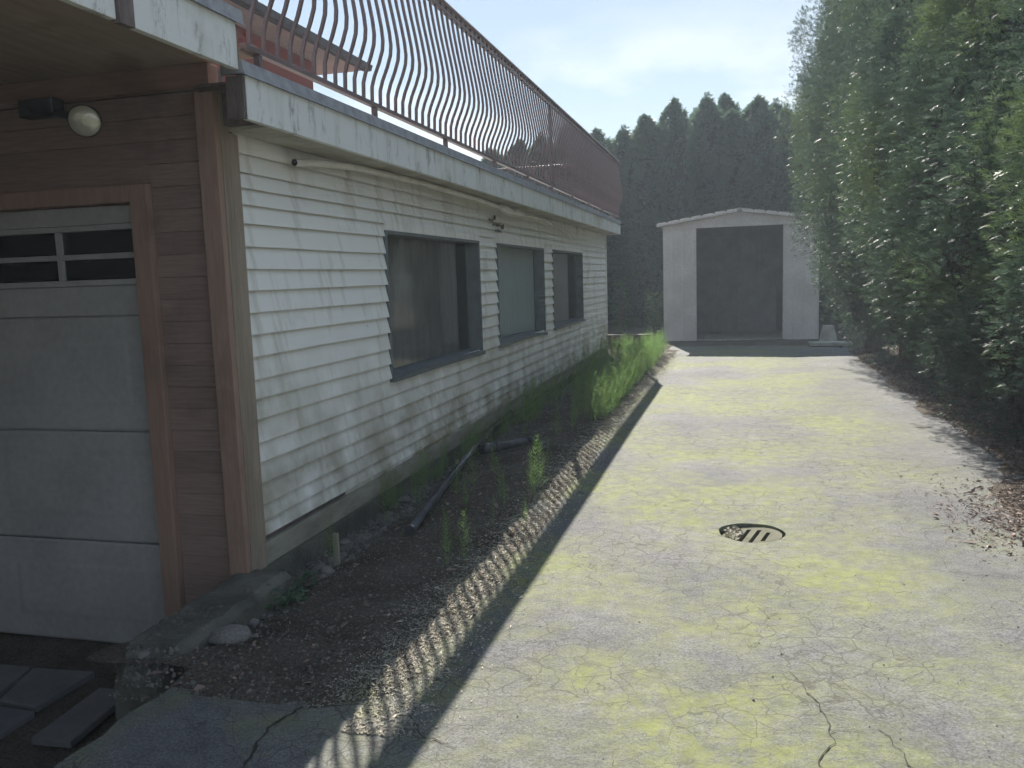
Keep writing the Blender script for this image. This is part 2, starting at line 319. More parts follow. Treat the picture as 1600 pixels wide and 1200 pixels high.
DX, DY, DR = 0.083, 5.30, 0.20            # the drain
def hdrive(x, y):
    d = np.hypot(x-DX, y-DY); return 0.008*fbm(x*.8, y*.8, 3, 3) - 0.022*np.exp(-(d/0.55)**2)
def drive_mesh():
    import bmesh
    step = 0.1; xs = np.arange(-2.22, 3.25, step); ys = np.arange(-14, 19.2, step); nx = len(xs)
    X, Y = np.meshgrid(xs, ys); Z = hdrive(X, Y)
    ed = (Y < 2.9) & (X < -2.15); X = X + np.where(ed, 0.05*fbm(Y*4, Y*0, 5, 3), 0)
    V = np.stack([X.ravel(), Y.ravel(), Z.ravel()], 1)
    i, j = np.meshgrid(np.arange(nx-1), np.arange(len(ys)-1)); a = (j*nx+i).ravel()
    Q = np.stack([a, a+1, a+nx+1, a+nx], 1); C = V[Q].mean(1)
    keep = ~((C[:, 0] < -1.42) & (C[:, 1] > 2.95)) & (np.hypot(C[:, 0]-DX, C[:, 1]-DY) > 0.36)
    bm = bmesh.new(); vs = [bm.verts.new(p) for p in V]
    for q in Q[keep]: bm.faces.new([vs[k] for k in q])
    bmesh.ops.delete(bm, geom=[v for v in bm.verts if not v.link_faces], context='VERTS')
    hole = [e for e in bm.edges if e.is_boundary and all(math.hypot(v.co.x-DX, v.co.y-DY) < 0.7 for v in e.verts)]
    n = 40; ring = []
    for k in range(n):
        t = 2*math.pi*k/n; r = DR*(1+0.02*math.sin(3*t)+0.015*math.sin(7*t+1)); x, y = DX+r*math.cos(t), DY+r*math.sin(t)
        ring.append(bm.verts.new((x, y, float(hdrive(np.array(x), np.array(y))))))
    re = [bm.edges.new((ring[k], ring[(k+1) % n])) for k in range(n)]
    bmesh.ops.triangle_fill(bm, use_beauty=True, use_dissolve=False, edges=hole+re)
    for f in [f for f in bm.faces if math.hypot(f.calc_center_median().x-DX, f.calc_center_median().y-DY) < DR*0.8]: bm.faces.remove(f)
    lip = [bm.verts.new((v.co.x, v.co.y, -0.16)) for v in ring]
    for k in range(n): bm.faces.new((ring[k], ring[(k+1) % n], lip[(k+1) % n], lip[k]))
    # broken side face along the garage apron
    side = sorted([v for v in bm.verts if v.co.x < -2.1 and v.co.y < 2.95], key=lambda v: v.co.y)
    low = [bm.verts.new((v.co.x-0.02, v.co.y, -0.09)) for v in side]
    for k in range(len(side)-1): bm.faces.new((side[k], side[k+1], low[k+1], low[k]))
    bmesh.ops.recalc_face_normals(bm, faces=bm.faces[:])
    me = bpy.data.meshes.new('driveway'); bm.to_mesh(me); bm.free(); return me
drv = link('driveway', drive_mesh(), M['asphalt'], smooth=False); tag(drv, kind='structure')

# wide dirt-filled cracks, lying in the driveway
def crack_strip(pts, w0, w1, seed):
    q = random.Random(seed); P = [Vector((a[0], a[1])) for a in pts]; L_ = []
    for a, b_ in zip(P[:-1], P[1:]):
        k = max(2, int((b_-a).length/.022))
        for i in range(k): L_.append(a+(b_-a)*i/k)
    L_.append(P[-1]); vs = []; off = 0.0
    for i, p in enumerate(L_):
        d = (L_[min(i+1, len(L_)-1)]-L_[max(i-1, 0)]).normalized(); nrm = Vector((-d.y, d.x)); off = off*.6+q.uniform(-.012, .012)
        w = (w0+(w1-w0)*i/len(L_))*q.uniform(.35, 1.3); c = p+nrm*off
        for sg in (-1, 1):
            e = c+nrm*w*sg*q.uniform(.5, 1); vs.append((e.x, e.y, float(hdrive(np.array(e.x), np.array(e.y)))+.0035))
    return MB().add(vs, [(2*i, 2*i+1, 2*i+3, 2*i+2) for i in range(len(L_)-1)])
for k, (pts, w0, w1) in enumerate([([(-1.58, 2.9), (-1.61, 2.78), (-1.625, 2.656), (-1.646, 2.47), (-1.61, 2.3), (-1.66, 2.0)], .012, .010), ([(-1.61, 2.76), (-1.41, 2.80), (-1.19, 2.77), (-1.08, 2.63), (-.93, 2.60)], .008, .003),
        ([(.19, 3.38), (.255, 3.257), (.294, 3.046), (.31, 2.877), (.28, 2.75), (.25, 2.55)], .002, .006), ([(.31, 2.95), (.36, 2.975), (.43, 2.96)], .004, .002), ([(.294, 3.1), (.33, 3.13), (.40, 3.12)], .003, .001), ([(.47, 3.0), (.53, 2.86), (.56, 2.7)], .003, .005)]):
    link('crack', crack_strip(pts, w0*.7, w1*.7, k), M['pit'], drv)
yd = grid_terrain('bounce_yard', 2.9, 18.0, -14.0, 4.4, 0.3, lambda x, y: -0.02+0.008*fbm(x*.8, y*.8, 3, 3), M['asphalt'])  # unseen sunlit pavement, added to bounce light onto the house wall
# soil bed along the house; it laps raggedly over the asphalt edge
def hbed(x, y):
    e = -1.24 + 0.12*fbm(y*1.3, y*0+3, 11, 4) - 0.012*(y-3)*0                      # right edge
    f = 2.74 + 0.16*fbm(x*2.2, x*0+9, 21, 4) + np.where(x > -1.5, (x+1.5)*0.9, 0)   # near edge
    d = np.minimum(e-x, y-f)
    s = np.clip(d/0.16, -1, 1)
    wall = np.clip((-1.55-x)/0.8, 0, 1)*np.clip((y-2.9)/0.5, 0, 1)
    fade = np.clip((16.5-y)/4, 0, 1)
    return 0.010*s - 0.03*(s < 0) - 0.105*wall*wall*fade + 0.030*fbm(x*3, y*3, 31, 4)*np.clip(s, 0, 1) + 0.012*fbm(x*11, y*11, 37, 3)*np.clip(s, 0, 1)
bed = grid_terrain('soil_bed', -2.75, -0.90, 2.5, 17.9, 0.04, hbed, M['soil'], keep=lambda c: ~((c[:, 0] < -2.22) & (c[:, 1] < 2.92)))
def hhedge(x, y):
    e = 2.05 + 0.25*fbm(y*.9, y*0+1, 41, 4) - 0.45*np.exp(-((y-6.0)/1.2)**2)
    f = 18.75 + 0.15*fbm(x*2, x*0+5, 47, 4)
    d = np.maximum(x-e, y-f)
    s = np.clip(d/0.25, -1, 1)
    return 0.02*s - 0.03*(s < 0) + 0.03*np.clip(s, 0, 1)*fbm(x*2.2, y*2.2, 51, 4)
hs = grid_terrain('hedge_soil', 1.3, 7.0, 4.2, 17.0, 0.07, hhedge, M['soil'])
bs_ = grid_terrain('back_soil', -14.0, 7.0, 17.0, 33.0, 0.12, hhedge, M['soil'], keep=lambda c: ~((c[:, 0] < -2.7) & (c[:, 1] < 17.25)))
# low garage apron and the crumbling bank beside the asphalt
ap = grid_terrain('garage_apron', -7.0, -2.55, -6, 4.0, 0.08, lambda x, y: -0.462 + 0.012*fbm(x*3, y*3, 61, 4), M['soil'])
def hbank(x, y):
    t = np.clip((x+2.72)/0.46, 0, 1); return -0.47 + 0.44*t**1.3 + 0.05*fbm(x*5, y*5, 71, 4)*np.sin(t*math.pi)
bk = grid_terrain('soil_bank', -2.74, -2.16, -6, 3.05, 0.05, hbank, M['soil'])

# ------------------------------------------------------------------ house
XW = -2.58
house = thing('house', (-2.58, 4.0, -0.45), 'weathered white clapboard house with flat deck roof and brown garage front', 'house')
WIN = [(6.03, 8.43), (9.11, 11.45), (12.05, 14.45)]; WZ0, WZ1 = 0.885, 1.99
def part(name, mb, mat, bevel=0, parent=None, smooth=False): return link(name, mb, M[mat], parent or house, smooth, bevel)
YE = 17.12
# sheathing behind the clapboards, with the window openings left free
sh = MB().box(-2.72, -2.605, 3.95, YE-.02, 0.02, WZ0-.02).box(-2.72, -2.605, 3.95, YE-.02, WZ1+.02, 2.42)
edges = [3.95]+[e for a in WIN for e in (a[0]-.02, a[1]+.02)]+[YE-.02]
for k in range(0, 8, 2): sh.box(-2.72, -2.605, edges[k], edges[k+1], WZ0-.02, WZ1+.02)
sh.box(-9.9, -2.72, YE-.12, YE-.02, -.4, 2.42).box(-10, -9.9, 3.95, YE-.02, -.4, 2.42).box(-9.9, -2.72, 4.2, YE-.1, -.45, -.42)
part('wall_sheathing', sh, 'darkwood')
fo = MB().prism([(-2.76, -.6), (-2.545, -.6), (-2.55, 0.035), (-2.76, 0.035)], 'y', 4.02, YE)
part('foundation', fo, 'concrete')
part('mudsill', MB().box(-2.70, -2.566, 4.10, YE-.03, 0.037, 0.165), 'sill', 0.004)

laps = [2.421, 2.312, 2.215, 2.132, 2.044, 1.943, 1.817, 1.697, 1.579, 1.458, 1.335, 1.215, 1.091, 0.977, 0.862, 0.735, 0.622, 0.505, 0.383, 0.29, 0.201, 0.10]
def board(y0, y1, zt, zb, seed):
    n = max(2, int((y1-y0)/0.35)); vs = []; fs = []
    for i in range(n+1):
        y = y0+(y1-y0)*i/n
        sag = 0.006*float(fbm(y*.7, seed*3.1, 5, 3)); bow = 0.007*float(fbm(y*.9, seed*1.7, 9, 3)) + 0.003
        zl = zb+sag-0.004*float(vnoise(y*6, seed*2.2, 3)); zu = zt+0.012
        for (x, z) in ((XW-.020, zu), (XW-.0235, zl+.02), (XW+.004+bow, zl), (XW-.012+bow*.6, zl-.001)):
            vs.append((x, y, z))
        # outer face: top edge tucked in, bottom edge proud
    vs2 = []
    for i in range(n+1):
        a = vs[4*i:4*i+4]; vs2 += [(XW-.020, a[0][1], a[0][2]), a[2], (a[2][0]-.005, a[2][1], a[2][2]+.001), (XW-.0245, a[1][1], a[1][2])]
    for i in range(n):
        for k in range(4): fs.append((4*i+k, 4*i+4+k, 4*i+4+(k+1) % 4, 4*i+(k+1) % 4))
    fs += [(3, 2, 1, 0), (4*n, 4*n+1, 4*n+2, 4*n+3)]
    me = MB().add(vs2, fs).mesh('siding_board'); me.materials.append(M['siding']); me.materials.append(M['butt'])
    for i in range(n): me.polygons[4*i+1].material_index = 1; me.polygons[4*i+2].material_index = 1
    return me
for c in range(len(laps)-1):
    zt, zb = laps[c], laps[c+1]
    ya = 4.095 if c < len(laps)-2 else 5.16
    segs = [(ya, YE)]
    if zt > WZ0-.005 and zb < WZ1+.02:
        segs = [(ya, WIN[0][0]-.012), (WIN[0][1]+.012, WIN[1][0]-.012), (WIN[1][1]+.012, WIN[2][0]-.012), (WIN[2][1]+.012, YE)]
    outs = []
    for (a, b_) in segs:
        if b_-a > 4: 
            j = a + 2.2 + random.random()*2.4
            while j < b_-1.0: outs.append((a, j-.0015)); a = j+.0015; j += 3.2+random.random()*1.4
        outs.append((a, b_))
    for (a, b_) in outs:
        z1_, z0_ = zt, zb
        if c == 4 and False: pass
        # boards that meet a window head or sill are cut to it where they run beside the opening
        if len(segs) == 1 and zt > WZ1 > zb and False: z0_ = WZ1
        part('siding_board', board(a, b_, z1_, z0_, c*7+a), 'siding')
# closing strips above and below the openings where a lap does not line up
for (a, b_) in WIN:
    part('head_strip', MB().box(XW-.02, XW+.006, a-.012, b_+.012, WZ1+.002, 2.05), 'siding', 0.002)
    part('sill_strip', MB().box(XW-.02, XW+.003, a-.012, b_+.012, 0.850, WZ0-.03), 'siding', 0.002)
# corner boards
part('corner_board', MB().box(-2.60, -2.556, 3.925, 4.005, 0.03, 2.583), 'corner', 0.004)
part('corner_board', MB().box(-2.60, -2.563, 4.010, 4.092, 0.03, 2.398), 'corner', 0.004)
part('corner_board', MB().box(-2.665, -2.556, 3.875, 3.918, -0.02, 2.583), 'trim', 0.004)
part('end_board', MB().box(-2.62, -2.56, YE, YE+.03, 0.04, 2.40), 'siding', 0.003)

# windows
for i, (a, b_) in enumerate(WIN):
    xi = XW-.115
    sagb = (0.03, 0.055, 0.03)[i]
    wf = MB()
    wf.box(xi-.03, XW+.008, a-.010, a+.022, WZ0-.02, WZ1).box(xi-.03, XW+.008, b_-.022, b_+.010, WZ0-.02, WZ1)
    wf.box(xi-.03, XW+.008, a+.023, b_-.023, WZ1-.025, WZ1+.0015)
    win = thing if False else part('window', wf, 'frame', 0.003)
    sb = MB(); n = 12; vs = []
    for k in range(n+1):
        t = k/n; y = a-.02+(b_-a+.04)*t; zs = WZ0-.008 + sagb*(math.sin(math.pi*t**0.6)-0.55)*(0.6 if i != 1 else 1.0)*t
        vs += [(XW+.028, y, zs-.045), (XW+.028, y, zs-.012), (xi-.02, y, zs+.02), (xi-.02, y, zs-.045)]
    fs = [(4*k+j, 4*k+(j+1) % 4, 4*k+4+(j+1) % 4, 4*k+4+j) for k in range(n) for j in range(4)] + [(0, 1, 2, 3)[::-1], tuple(4*n+j for j in range(4))]
    part('sill', sb.add(vs, fs), 'frame', 0, win)
    part('sash', MB().box(xi-.018, xi+.0, a+.024, a+.06, WZ0, WZ1-.03), 'frame', 0.002, win)
    part('sash', MB().box(xi-.018, xi+.0, b_-.06, b_-.024, WZ0, WZ1-.03), 'frame', 0.002, win)
    if True:
        part('pane', MB().box(xi-.012, xi-.006, a+.02, b_-.02, WZ0-.01, WZ1-.02), 'glass', 0, win)
    def drape(y0, y1, mat, x):
        n = int((y1-y0)/0.02); vs = []
        for k in range(n+1):
            y = y0+(y1-y0)*k/n; ph = y*2*math.pi/0.14
            for z in (WZ0-.05, WZ1+.02): vs.append((x+.022*math.sin(ph+0.6*math.sin(y*7)), y, z))
        o = part('curtain', MB().add(vs, [(2*k, 2*k+2, 2*k+3, 2*k+1) for k in range(n)]), mat, 0, win, True); return o
    if i == 1: drape(a-.05, b_+.05, 'sheer', xi-.042)
    else:
        drape(a-.05, a+(b_-a)*0.60, 'drape', xi-.10); drape(a+(b_-a)*.585, b_+.05, 'drape', xi-.16)
        part('inner_wall', MB().box(xi-.9, xi-.86, a-.3, b_+.3, 0.5, 2.3), 'drape', 0, win)

# deck slab, soffit, fascia and flashing
part('deck_slab', MB().box(-9.9, -2.315, 3.955, 17.19, 2.425, 2.60).box(-2.60, -2.33, 3.80, 3.954, 2.586, 2.60), 'darkwood')  # second box: thin cover added to keep sun off the corner top
part('soffit', MB().box(-2.575, -2.312, 4.0, 17.18, 2.408, 2.424), 'soffit', 0.002)
fj = [3.74, 7.62, 10.75, 14.4, 17.205]
for k in range(4): part('fascia_board', MB().box(-2.312, -2.28+random.uniform(-.002, .002), fj[k]+.0015, fj[k+1]-.0015, 2.40, 2.606), 'fascia', 0.003)
part('fascia_board', MB().box(-9.9, -2.313, 17.192, 17.222, 2.40, 2.606), 'fascia', 0.003)
part('fascia_end_block', MB().box(-2.372, -2.318, 3.71, 3.757, 2.405, 2.60).box(-2.318, -2.282, 3.716, 3.738, 2.40, 2.60), 'darkwood', 0.003)
part('flashing', MB().prism([(-2.33, 2.607), (-2.272, 2.607), (-2.258, 2.600), (-2.262, 2.612), (-2.270, 2.667), (-2.33, 2.672)], 'y', 3.70, 17.225), 'flash', 0)
part('flashing', MB().box(-2.39, -2.331, 3.70, 3.73, 2.607, 2.668), 'flash', 0.002)
# higher slab over the garage front
part('porch_roof', MB().box(-9.9, -2.315, -6, 3.695, 2.74, 2.88).box(-9.9, -2.62, 3.696, 3.954, 2.74, 2.88), 'darkwood')
part('porch_ceiling', MB().box(-9.9, -2.316, -6, 3.90, 2.722, 2.739), 'ceil')
fj = [-1.6, 2.30, 3.70]
part('fascia_board', MB().box(-2.314, -2.281, -6, 2.868, 2.622, 2.832), 'fascia', 0.003)
part('fascia_board', MB().box(-2.314, -2.279, 2.962, 3.685, 2.618, 2.832), 'fascia', 0.003)
part('fascia_joint_cover', MB().box(-2.30, -2.268, 2.872, 2.958, 2.612, 2.835), 'darkwood', 0.002)
part('fascia_end_block', MB().box(-2.40, -2.29, 3.686, 3.712, 2.671, 2.832), 'darkwood', 0.002)
part('flashing', MB().prism([(-2.33, 2.833), (-2.272, 2.833), (-2.256, 2.826), (-2.262, 2.838), (-2.268, 2.893), (-2.33, 2.898)], 'y', -6, 3.73), 'flash')
# garage front
part('light_blocker_wall', MB().box(-6.3, -6.2, -6, 3.95, -.5, 2.72), 'clad')  # unseen wall, added to keep light off the garage front
part('garage_wall', MB().box(-6.2, -2.60, 3.955, 4.05, 2.09, 2.72).box(-3.10, -2.60, 3.955, 4.05, -.5, 2.089).box(-6.2, -5.6, 3.955, 4.05, -.5, 2.089), 'darkwood')
part('beam', MB().box(-6.2, -2.566, 3.866, 3.953, 2.612, 2.722), 'beam', 0.005)
z = -0.46
while z < 2.59:
    zt = min(z+0.118, 2.605)
    xa = -2.998 if z < 2.25 else -6.2
    zb_ = z
    part('cladding_board', MB().prism([(3.953, zb_), (3.928, zb_+.001), (3.928, zt-.004), (3.931, zt-.001), (3.953, zt-.001)], 'x', xa, -2.668), 'clad'); z = zt
part('cladding_board', MB().box(-6.2, -2.999, 3.929, 3.953, 2.158, 2.262), 'clad')
part('door_trim', MB().box(-3.11, -3.0, 3.886, 3.99, -.46, 2.155), 'trim', 0.004)
part('door_trim', MB().box(-5.6, -3.112, 3.886, 3.99, 2.065, 2.155), 'trim', 0.004)
gd = part('garage_door', MB().box(-5.6, -3.113, 3.985, 4.02, -.455, 2.064), 'gdoor')
zj = [-.452, .168, .815, 1.463]
for k in range(3):
    z0, z1 = zj[k]+.004, zj[k+1]-.004
    se = MB().prism([(3.984, z0), (3.962, z0), (3.956, z0+.012), (3.956, z1-.012), (3.962, z1), (3.984, z1)], 'x', -5.6, -3.115)
    part('door_section', se, 'gdoor', 0, gd)
    for (xa, xb) in ((-4.19, -3.24), (-5.35, -4.38)):
        p0, p1 = z0+.125, z1-.125; b_ = .04
        vs = [(xa, 3.957, p0), (xb, 3.957, p0), (xb, 3.957, p1), (xa, 3.957, p1), (xa+b_, 3.9535, p0+b_), (xb-b_, 3.9535, p0+b_), (xb-b_, 3.9535, p1-b_), (xa+b_, 3.9535, p1-b_)]
        part('raised_panel', MB().add(vs, [(0, 1, 5, 4), (1, 2, 6, 5), (2, 3, 7, 6), (3, 0, 4, 7), (4, 5, 6, 7)]), 'gdoor', 0, gd)
z0, z1 = 1.467, 2.06
part('door_section', MB().box(-5.6, -3.115, 3.956, 3.984, z0, 1.63).box(-5.6, -3.115, 3.956, 3.984, 1.962, z1), 'gdoor', 0.004, gd)
part('window_rail', MB().box(-5.6, -3.115, 3.946, 3.984, 1.632, 1.664).box(-5.6, -3.115, 3.946, 3.984, 1.930, 1.960), 'gdoor', 0.003, gd)
part('window_rail', MB().box(-5.6, -3.115, 3.950, 3.984, 1.776, 1.806), 'gdoor', 0.003, gd)
for xm in (-3.645, -4.17, -4.70, -5.22): part('window_bar', MB().box(xm-.017, xm+.017, 3.948, 3.984, 1.665, 1.929), 'gdoor', 0.002, gd)
for xa, xb in ((-3.63, -3.115), (-4.155, -3.66), (-4.685, -4.185), (-5.205, -4.715)):
    for za, zb in ((1.665, 1.775), (1.807, 1.929)): part('pane', MB().box(xa, xb, 3.968, 3.974, za, zb), 'dglass', 0, gd)

# ------------------------------------------------------------------ railing
ZB, ZT = 2.755, 3.80
rl = thing('deck_railing', (-2.30, 3.8, 2.665), 'brown metal deck railing with bellied balusters above white fascia', 'railing')
XR = -2.30
prof = [(0, 0), (.10, .004), (.16, .024), (.24, .062), (.31, .088), (.37, .095), (.45, .088), (.56, .069), (.68, .045), (.80, .024), (.90, .009), (1, 0)]
def baluster_mesh():
    r = .0092; vs = []; n = len(prof)
    for t, o in prof:
        z = ZB+(ZT-ZB)*t
        vs += [(o+a*r, b_*r, z) for a, b_ in ((-1, -1), (1, -1), (1, 1), (-1, 1))]
    fs = [(4*i+k, 4*i+(k+1) % 4, 4*i+4+(k+1) % 4, 4*i+4+k) for i in range(n-1) for k in range(4)]
    return MB().add(vs, fs).mesh('baluster')
bal = baluster_mesh(); bal.materials.append(M['rail'])
def add_bal(x, y, rot, parent):
    o = bpy.data.objects.new('baluster', bal); COL.objects.link(o); o.parent = parent
    o.location = Vector((x, y, 0)) - parent.location; o.rotation_euler = (0, 0, rot+random.uniform(-.03, .03))
y = 3.83; posts = (3.90, 5.30, 6.70, 8.15, 9.5, 10.8, 12.2, 13.6, 15.0, 16.4)
while y < 17.05: add_bal(XR, y, 0, rl); y += 0.131
part('top_rail', MB().prism([(-2.328, 3.80), (-2.272, 3.80), (-2.268, 3.815), (-2.28, 3.835), (-2.32, 3.835), (-2.332, 3.815)], 'y', 3.77, 17.12), 'rail', 0, rl)
part('sub_rail', MB().box(-2.317, -2.283, 3.77, 17.10, 3.742, 3.768), 'rail', 0.002, rl)
part('bottom_rail', MB().box(-2.320, -2.280, 3.77, 17.10, 2.735, 2.763), 'rail', 0.003, rl)
for yp in posts: part('foot', MB().box(-2.316, -2.284, yp-.016, yp+.016, 2.672, 2.734), 'rail', 0.002, rl)
for yp in (10.8, 17.08): part('post', MB().box(-2.322, -2.278, yp-.022, yp+.022, 2.765, 3.74), 'rail', 0.003, rl)
rb = thing('deck_railing', (-2.36, 17.08, 2.665), 'brown metal railing across the far end of the roof deck', 'railing')
x = -2.43
while x > -9.3: add_bal(x, 17.08, math.pi/2, rb); x -= 0.131
part('top_rail', MB().box(-9.4, -2.335, 17.05, 17.11, 3.80, 3.832), 'rail', 0.004, rb)
part('bottom_rail', MB().box(-9.4, -2.325, 17.06, 17.10, 2.735, 2.763), 'rail', 0.003, rb)
for xp in (-3.8, -5.2, -6.6, -8.0): part('foot', MB().box(xp-.016, xp+.016, 17.065, 17.095, 2.60, 2.734), 'rail', 0.002, rb)

# ------------------------------------------------------------------ red upper house
rh = thing('red_house', (-6.2, 8.0, 2.6), 'red stucco upper storey with dark overhanging roof beside the deck', 'house')
part('wall', MB().box(-11.5, -6.2, 4.5, 12.05, 2.60, 4.93), 'red', 0.01, rh)
part('soffit', MB().box(-12, -5.76, 4.0, 12.85, 4.932, 4.952), 'cream', 0, rh)
part('roof', MB().prism([(-5.70, 5.005), (-5.70, 5.05), (-9.0, 5.75), (-12.3, 5.05), (-12.3, 4.99), (-9.0, 5.6)], 'y', 3.9, 13.0), 'roofdk', 0.004, rh)
part('fascia_board', MB().box(-5.755, -5.72, 3.95, 12.9, 4.93, 5.012), 'roofdk', 0.003, rh)
part('gutter', MB().prism([(-5.718, 4.945), (-5.66, 4.95), (-5.63, 5.03), (-5.645, 5.03), (-5.67, 4.965), (-5.718, 4.96)], 'y', 3.9, 13.0), 'roofdk', 0, rh)

# ------------------------------------------------------------------ shed
sy0, sy1 = 20.1, 22.7
sh_ = thing('metal_shed', (0.03, sy0, 0), 'pale grey metal garden shed with open front under the cedars', 'shed')
def sp(n, mb, mat='shed', bevel=0): return link(n, mb, M[mat], sh_, False, bevel)
def ribbed(x0, x1, y, z0, z1, pitch=0.12, d=0.012):
    """vertical ribbed sheet facing -y"""
    mb = MB(); vs = []; xs = []; x = x0
    while x < x1-.001:
        xs += [(x, 0), (min(x+pitch*.72, x1), 0), (min(x+pitch*.79, x1), -d), (min(x+pitch*.93, x1), -d)]; x += pitch
    xs.append((x1, 0)); n = len(xs)
    for z in (z0, z1): vs += [(a, y+b_, z) for a, b_ in xs]
    vs += [(x0, y+.02, z0), (x1, y+.02, z0), (x0, y+.02, z1), (x1, y+.02, z1)]
    fs = [(i, i+1, n+i+1, n+i) for i in range(n-1)] + [(2*n, 2*n+2, 2*n+3, 2*n+1)]
    return mb.add(vs, fs)
sp('front_panel', ribbed(-1.675, -.96, sy0, 0.05, 2.60, 0.24, .006)); sp('front_panel', ribbed(1.0, 1.735, sy0, 0.05, 2.60, 0.24, .006))
sp('jamb', MB().box(-.965, -.93, sy0-.012, sy0+.07, 0.05, 2.595), bevel=.003); sp('jamb', MB().box(.975, 1.005, sy0-.012, sy0+.07, 0.05, 2.595), bevel=.003)
sp('base_rail', MB().box(-1.69, -.93, sy0-.025, sy0+.05, 0.0, 0.06), bevel=.003); sp('base_rail', MB().box(.98, 1.75, sy0-.025, sy0+.05, 0.0, 0.06), bevel=.003)
sp('header', MB().box(-1.69, 1.75, sy0-.03, sy0+.05, 2.597, 2.66), bevel=.004)
sp('gable', MB().prism([(-1.69, 2.662), (1.75, 2.662), (1.75, 2.70), (.03, 2.925), (-1.69, 2.70)], 'y', sy0-.012, sy0+.01))
for z in (2.74, 2.77, 2.80): sp('vent_slat', MB().box(-.12, .14, sy0-.022, sy0-.013, z, z+.014))
sp('gable_seam', MB().box(.20, .225, sy0-.020, sy0-.0125, 2.665, 2.89))
sp('side_wall', MB().box(-1.69, -1.672, sy0+.06, sy1, 0.03, 2.69)); sp('side_wall', MB().box(1.735, 1.753, sy0+.06, sy1, 0.03, 2.69))
sp('back_wall', ribbed(-1.67, 1.73, sy1-.03, 0.03, 2.72, 0.57, .008), 'shedin'); sp('back_wall', MB().box(-1.67, 1.73, sy1, sy1+.02, .03, 2.72), 'shedin')
sp('back_brace', MB().box(-.14, -.08, sy1-.10, sy1-.045, 0.03, 2.6), 'shedin')
sp('floor', MB().box(-1.66, 1.72, sy0+.01, sy1-.05, 0.0, 0.035), 'paleconc')
for s in (-1, 1):
    vs = []; n = 0; y = sy0-.10; ys = []
    while y < sy1+.1: ys += [(y, 0), (y+.13, 0), (y+.15, .022), (y+.20, .022), (y+.22, 0)]; y += .24
    n = len(ys)
    for (x, z) in ((.03, 2.965), (.03+s*1.82, 2.70)):
        vs += [(x, a, z+b_) for a, b_ in ys]
    vs += [(.03, ys[0][0], 2.945), (.03+s*1.82, ys[0][0], 2.68), (.03, ys[-1][0], 2.945), (.03+s*1.82, ys[-1][0], 2.68)]
    sp('roof_sheet', MB().add(vs, [(i, i+1, n+i+1, n+i) for i in range(n-1)] + [(2*n, 2*n+1, 2*n+3, 2*n+2), (0, n, 2*n+1, 2*n)]))
    for k in range(7):                      # crimped tiles' bumps along the front edge
        x0 = .03+s*(.05+k*.26); z0 = 2.978-(.05+k*.26)*.1456
        sp('edge_cap', MB().prism([(x0, z0-.055), (x0+s*.235, z0-.089), (x0+s*.235, z0-.018), (x0+s*.19, z0-.004), (x0+s*.03, z0+.016), (x0, z0+.004)], 'y', sy0-.135, sy0-.02), bevel=.003)
sp('ridge_cap', MB().prism([(-.13, 2.955), (.03, 2.985), (.19, 2.955), (.19, 2.975), (.03, 3.008), (-.13, 2.975)], 'y', sy0-.14, sy1+.08))
bd = link('leaning_board', MB().add([(-.02, 22.30, .04), (.93, 22.30, .04), (.93, 22.58, 1.62), (-.02, 22.58, 1.62), (-.02, 22.33, .04), (.93, 22.33, .04), (.93, 22.61, 1.62), (-.02, 22.61, 1.62)], [(0, 1, 2, 3), (7, 6, 5, 4), (0, 4, 5, 1), (1, 5, 6, 2), (2, 6, 7, 3), (3, 7, 4, 0)]), M['shedin'])
tag(bd, 'pale board leaning against the back wall inside the shed', 'board')
# rack inside
rk = thing('storage_rack', (1.5, 21.2, 0.035), 'dark metal storage rack inside the open shed', 'rack')
for (x, y) in ((1.15, 20.7), (1.62, 20.7), (1.15, 21.8), (1.62, 21.8)): part('post', MB().box(x-.015, x+.015, y-.015, y+.015, .035, 1.95), 'black', 0, rk)
for z in (.45, 1.05, 1.65): part('shelf', MB().box(1.13, 1.64, 20.68, 21.82, z, z+.025), 'shedin', 0, rk)

# ------------------------------------------------------------------ hedges
def spray_template(np_=4, L=1.0, W=0.40):
    """one flat scale-leaf spray: alternating narrow kites on an axis, pointing along +x"""
    V = []; Q = []
    def kite(bx, by, dx, dy, w, bend):
        d = math.hypot(dx, dy); px, py = -dy/d*w, dx/d*w; b = len(V)
        V.extend([(bx, by, 0), (bx+dx*.5+px, by+dy*.5+py, bend*.4), (bx+dx, by+dy, bend), (bx+dx*.5-px, by+dy*.5-py, bend*.4)]); Q.append((b, b+1, b+2, b+3))
    for k in range(np_):
        t = .08+.72*k/np_; l = W*(1-.55*t)
        kite(t, 0, l*1.15, l*.75, .042, -.05-.1*t); kite(t+.06, 0, l*1.15, -l*.75, .042, .03-.1*t)
    kite(.3, 0, .70, 0, .045, -.16)
    return np.array(V, float), np.array(Q)
def sprays(P, A, Nrm, size, T, Q):
    """P positions, A axis dirs, Nrm plane normals (all (n,3)), size (n,)"""
    A = A/np.linalg.norm(A, axis=1, keepdims=True)
    B = np.cross(Nrm, A); B /= np.linalg.norm(B, axis=1, keepdims=True)+1e-9; C = np.cross(A, B)
    V = P[:, None] + size[:, None, None]*(T[None, :, 0:1]*A[:, None] + T[None, :, 1:2]*B[:, None] + T[None, :, 2:3]*C[:, None])
    n = len(P); F = (Q[None] + (np.arange(n)*len(T))[:, None, None])
    return V.reshape(-1, 3), F.reshape(-1, Q.shape[1])
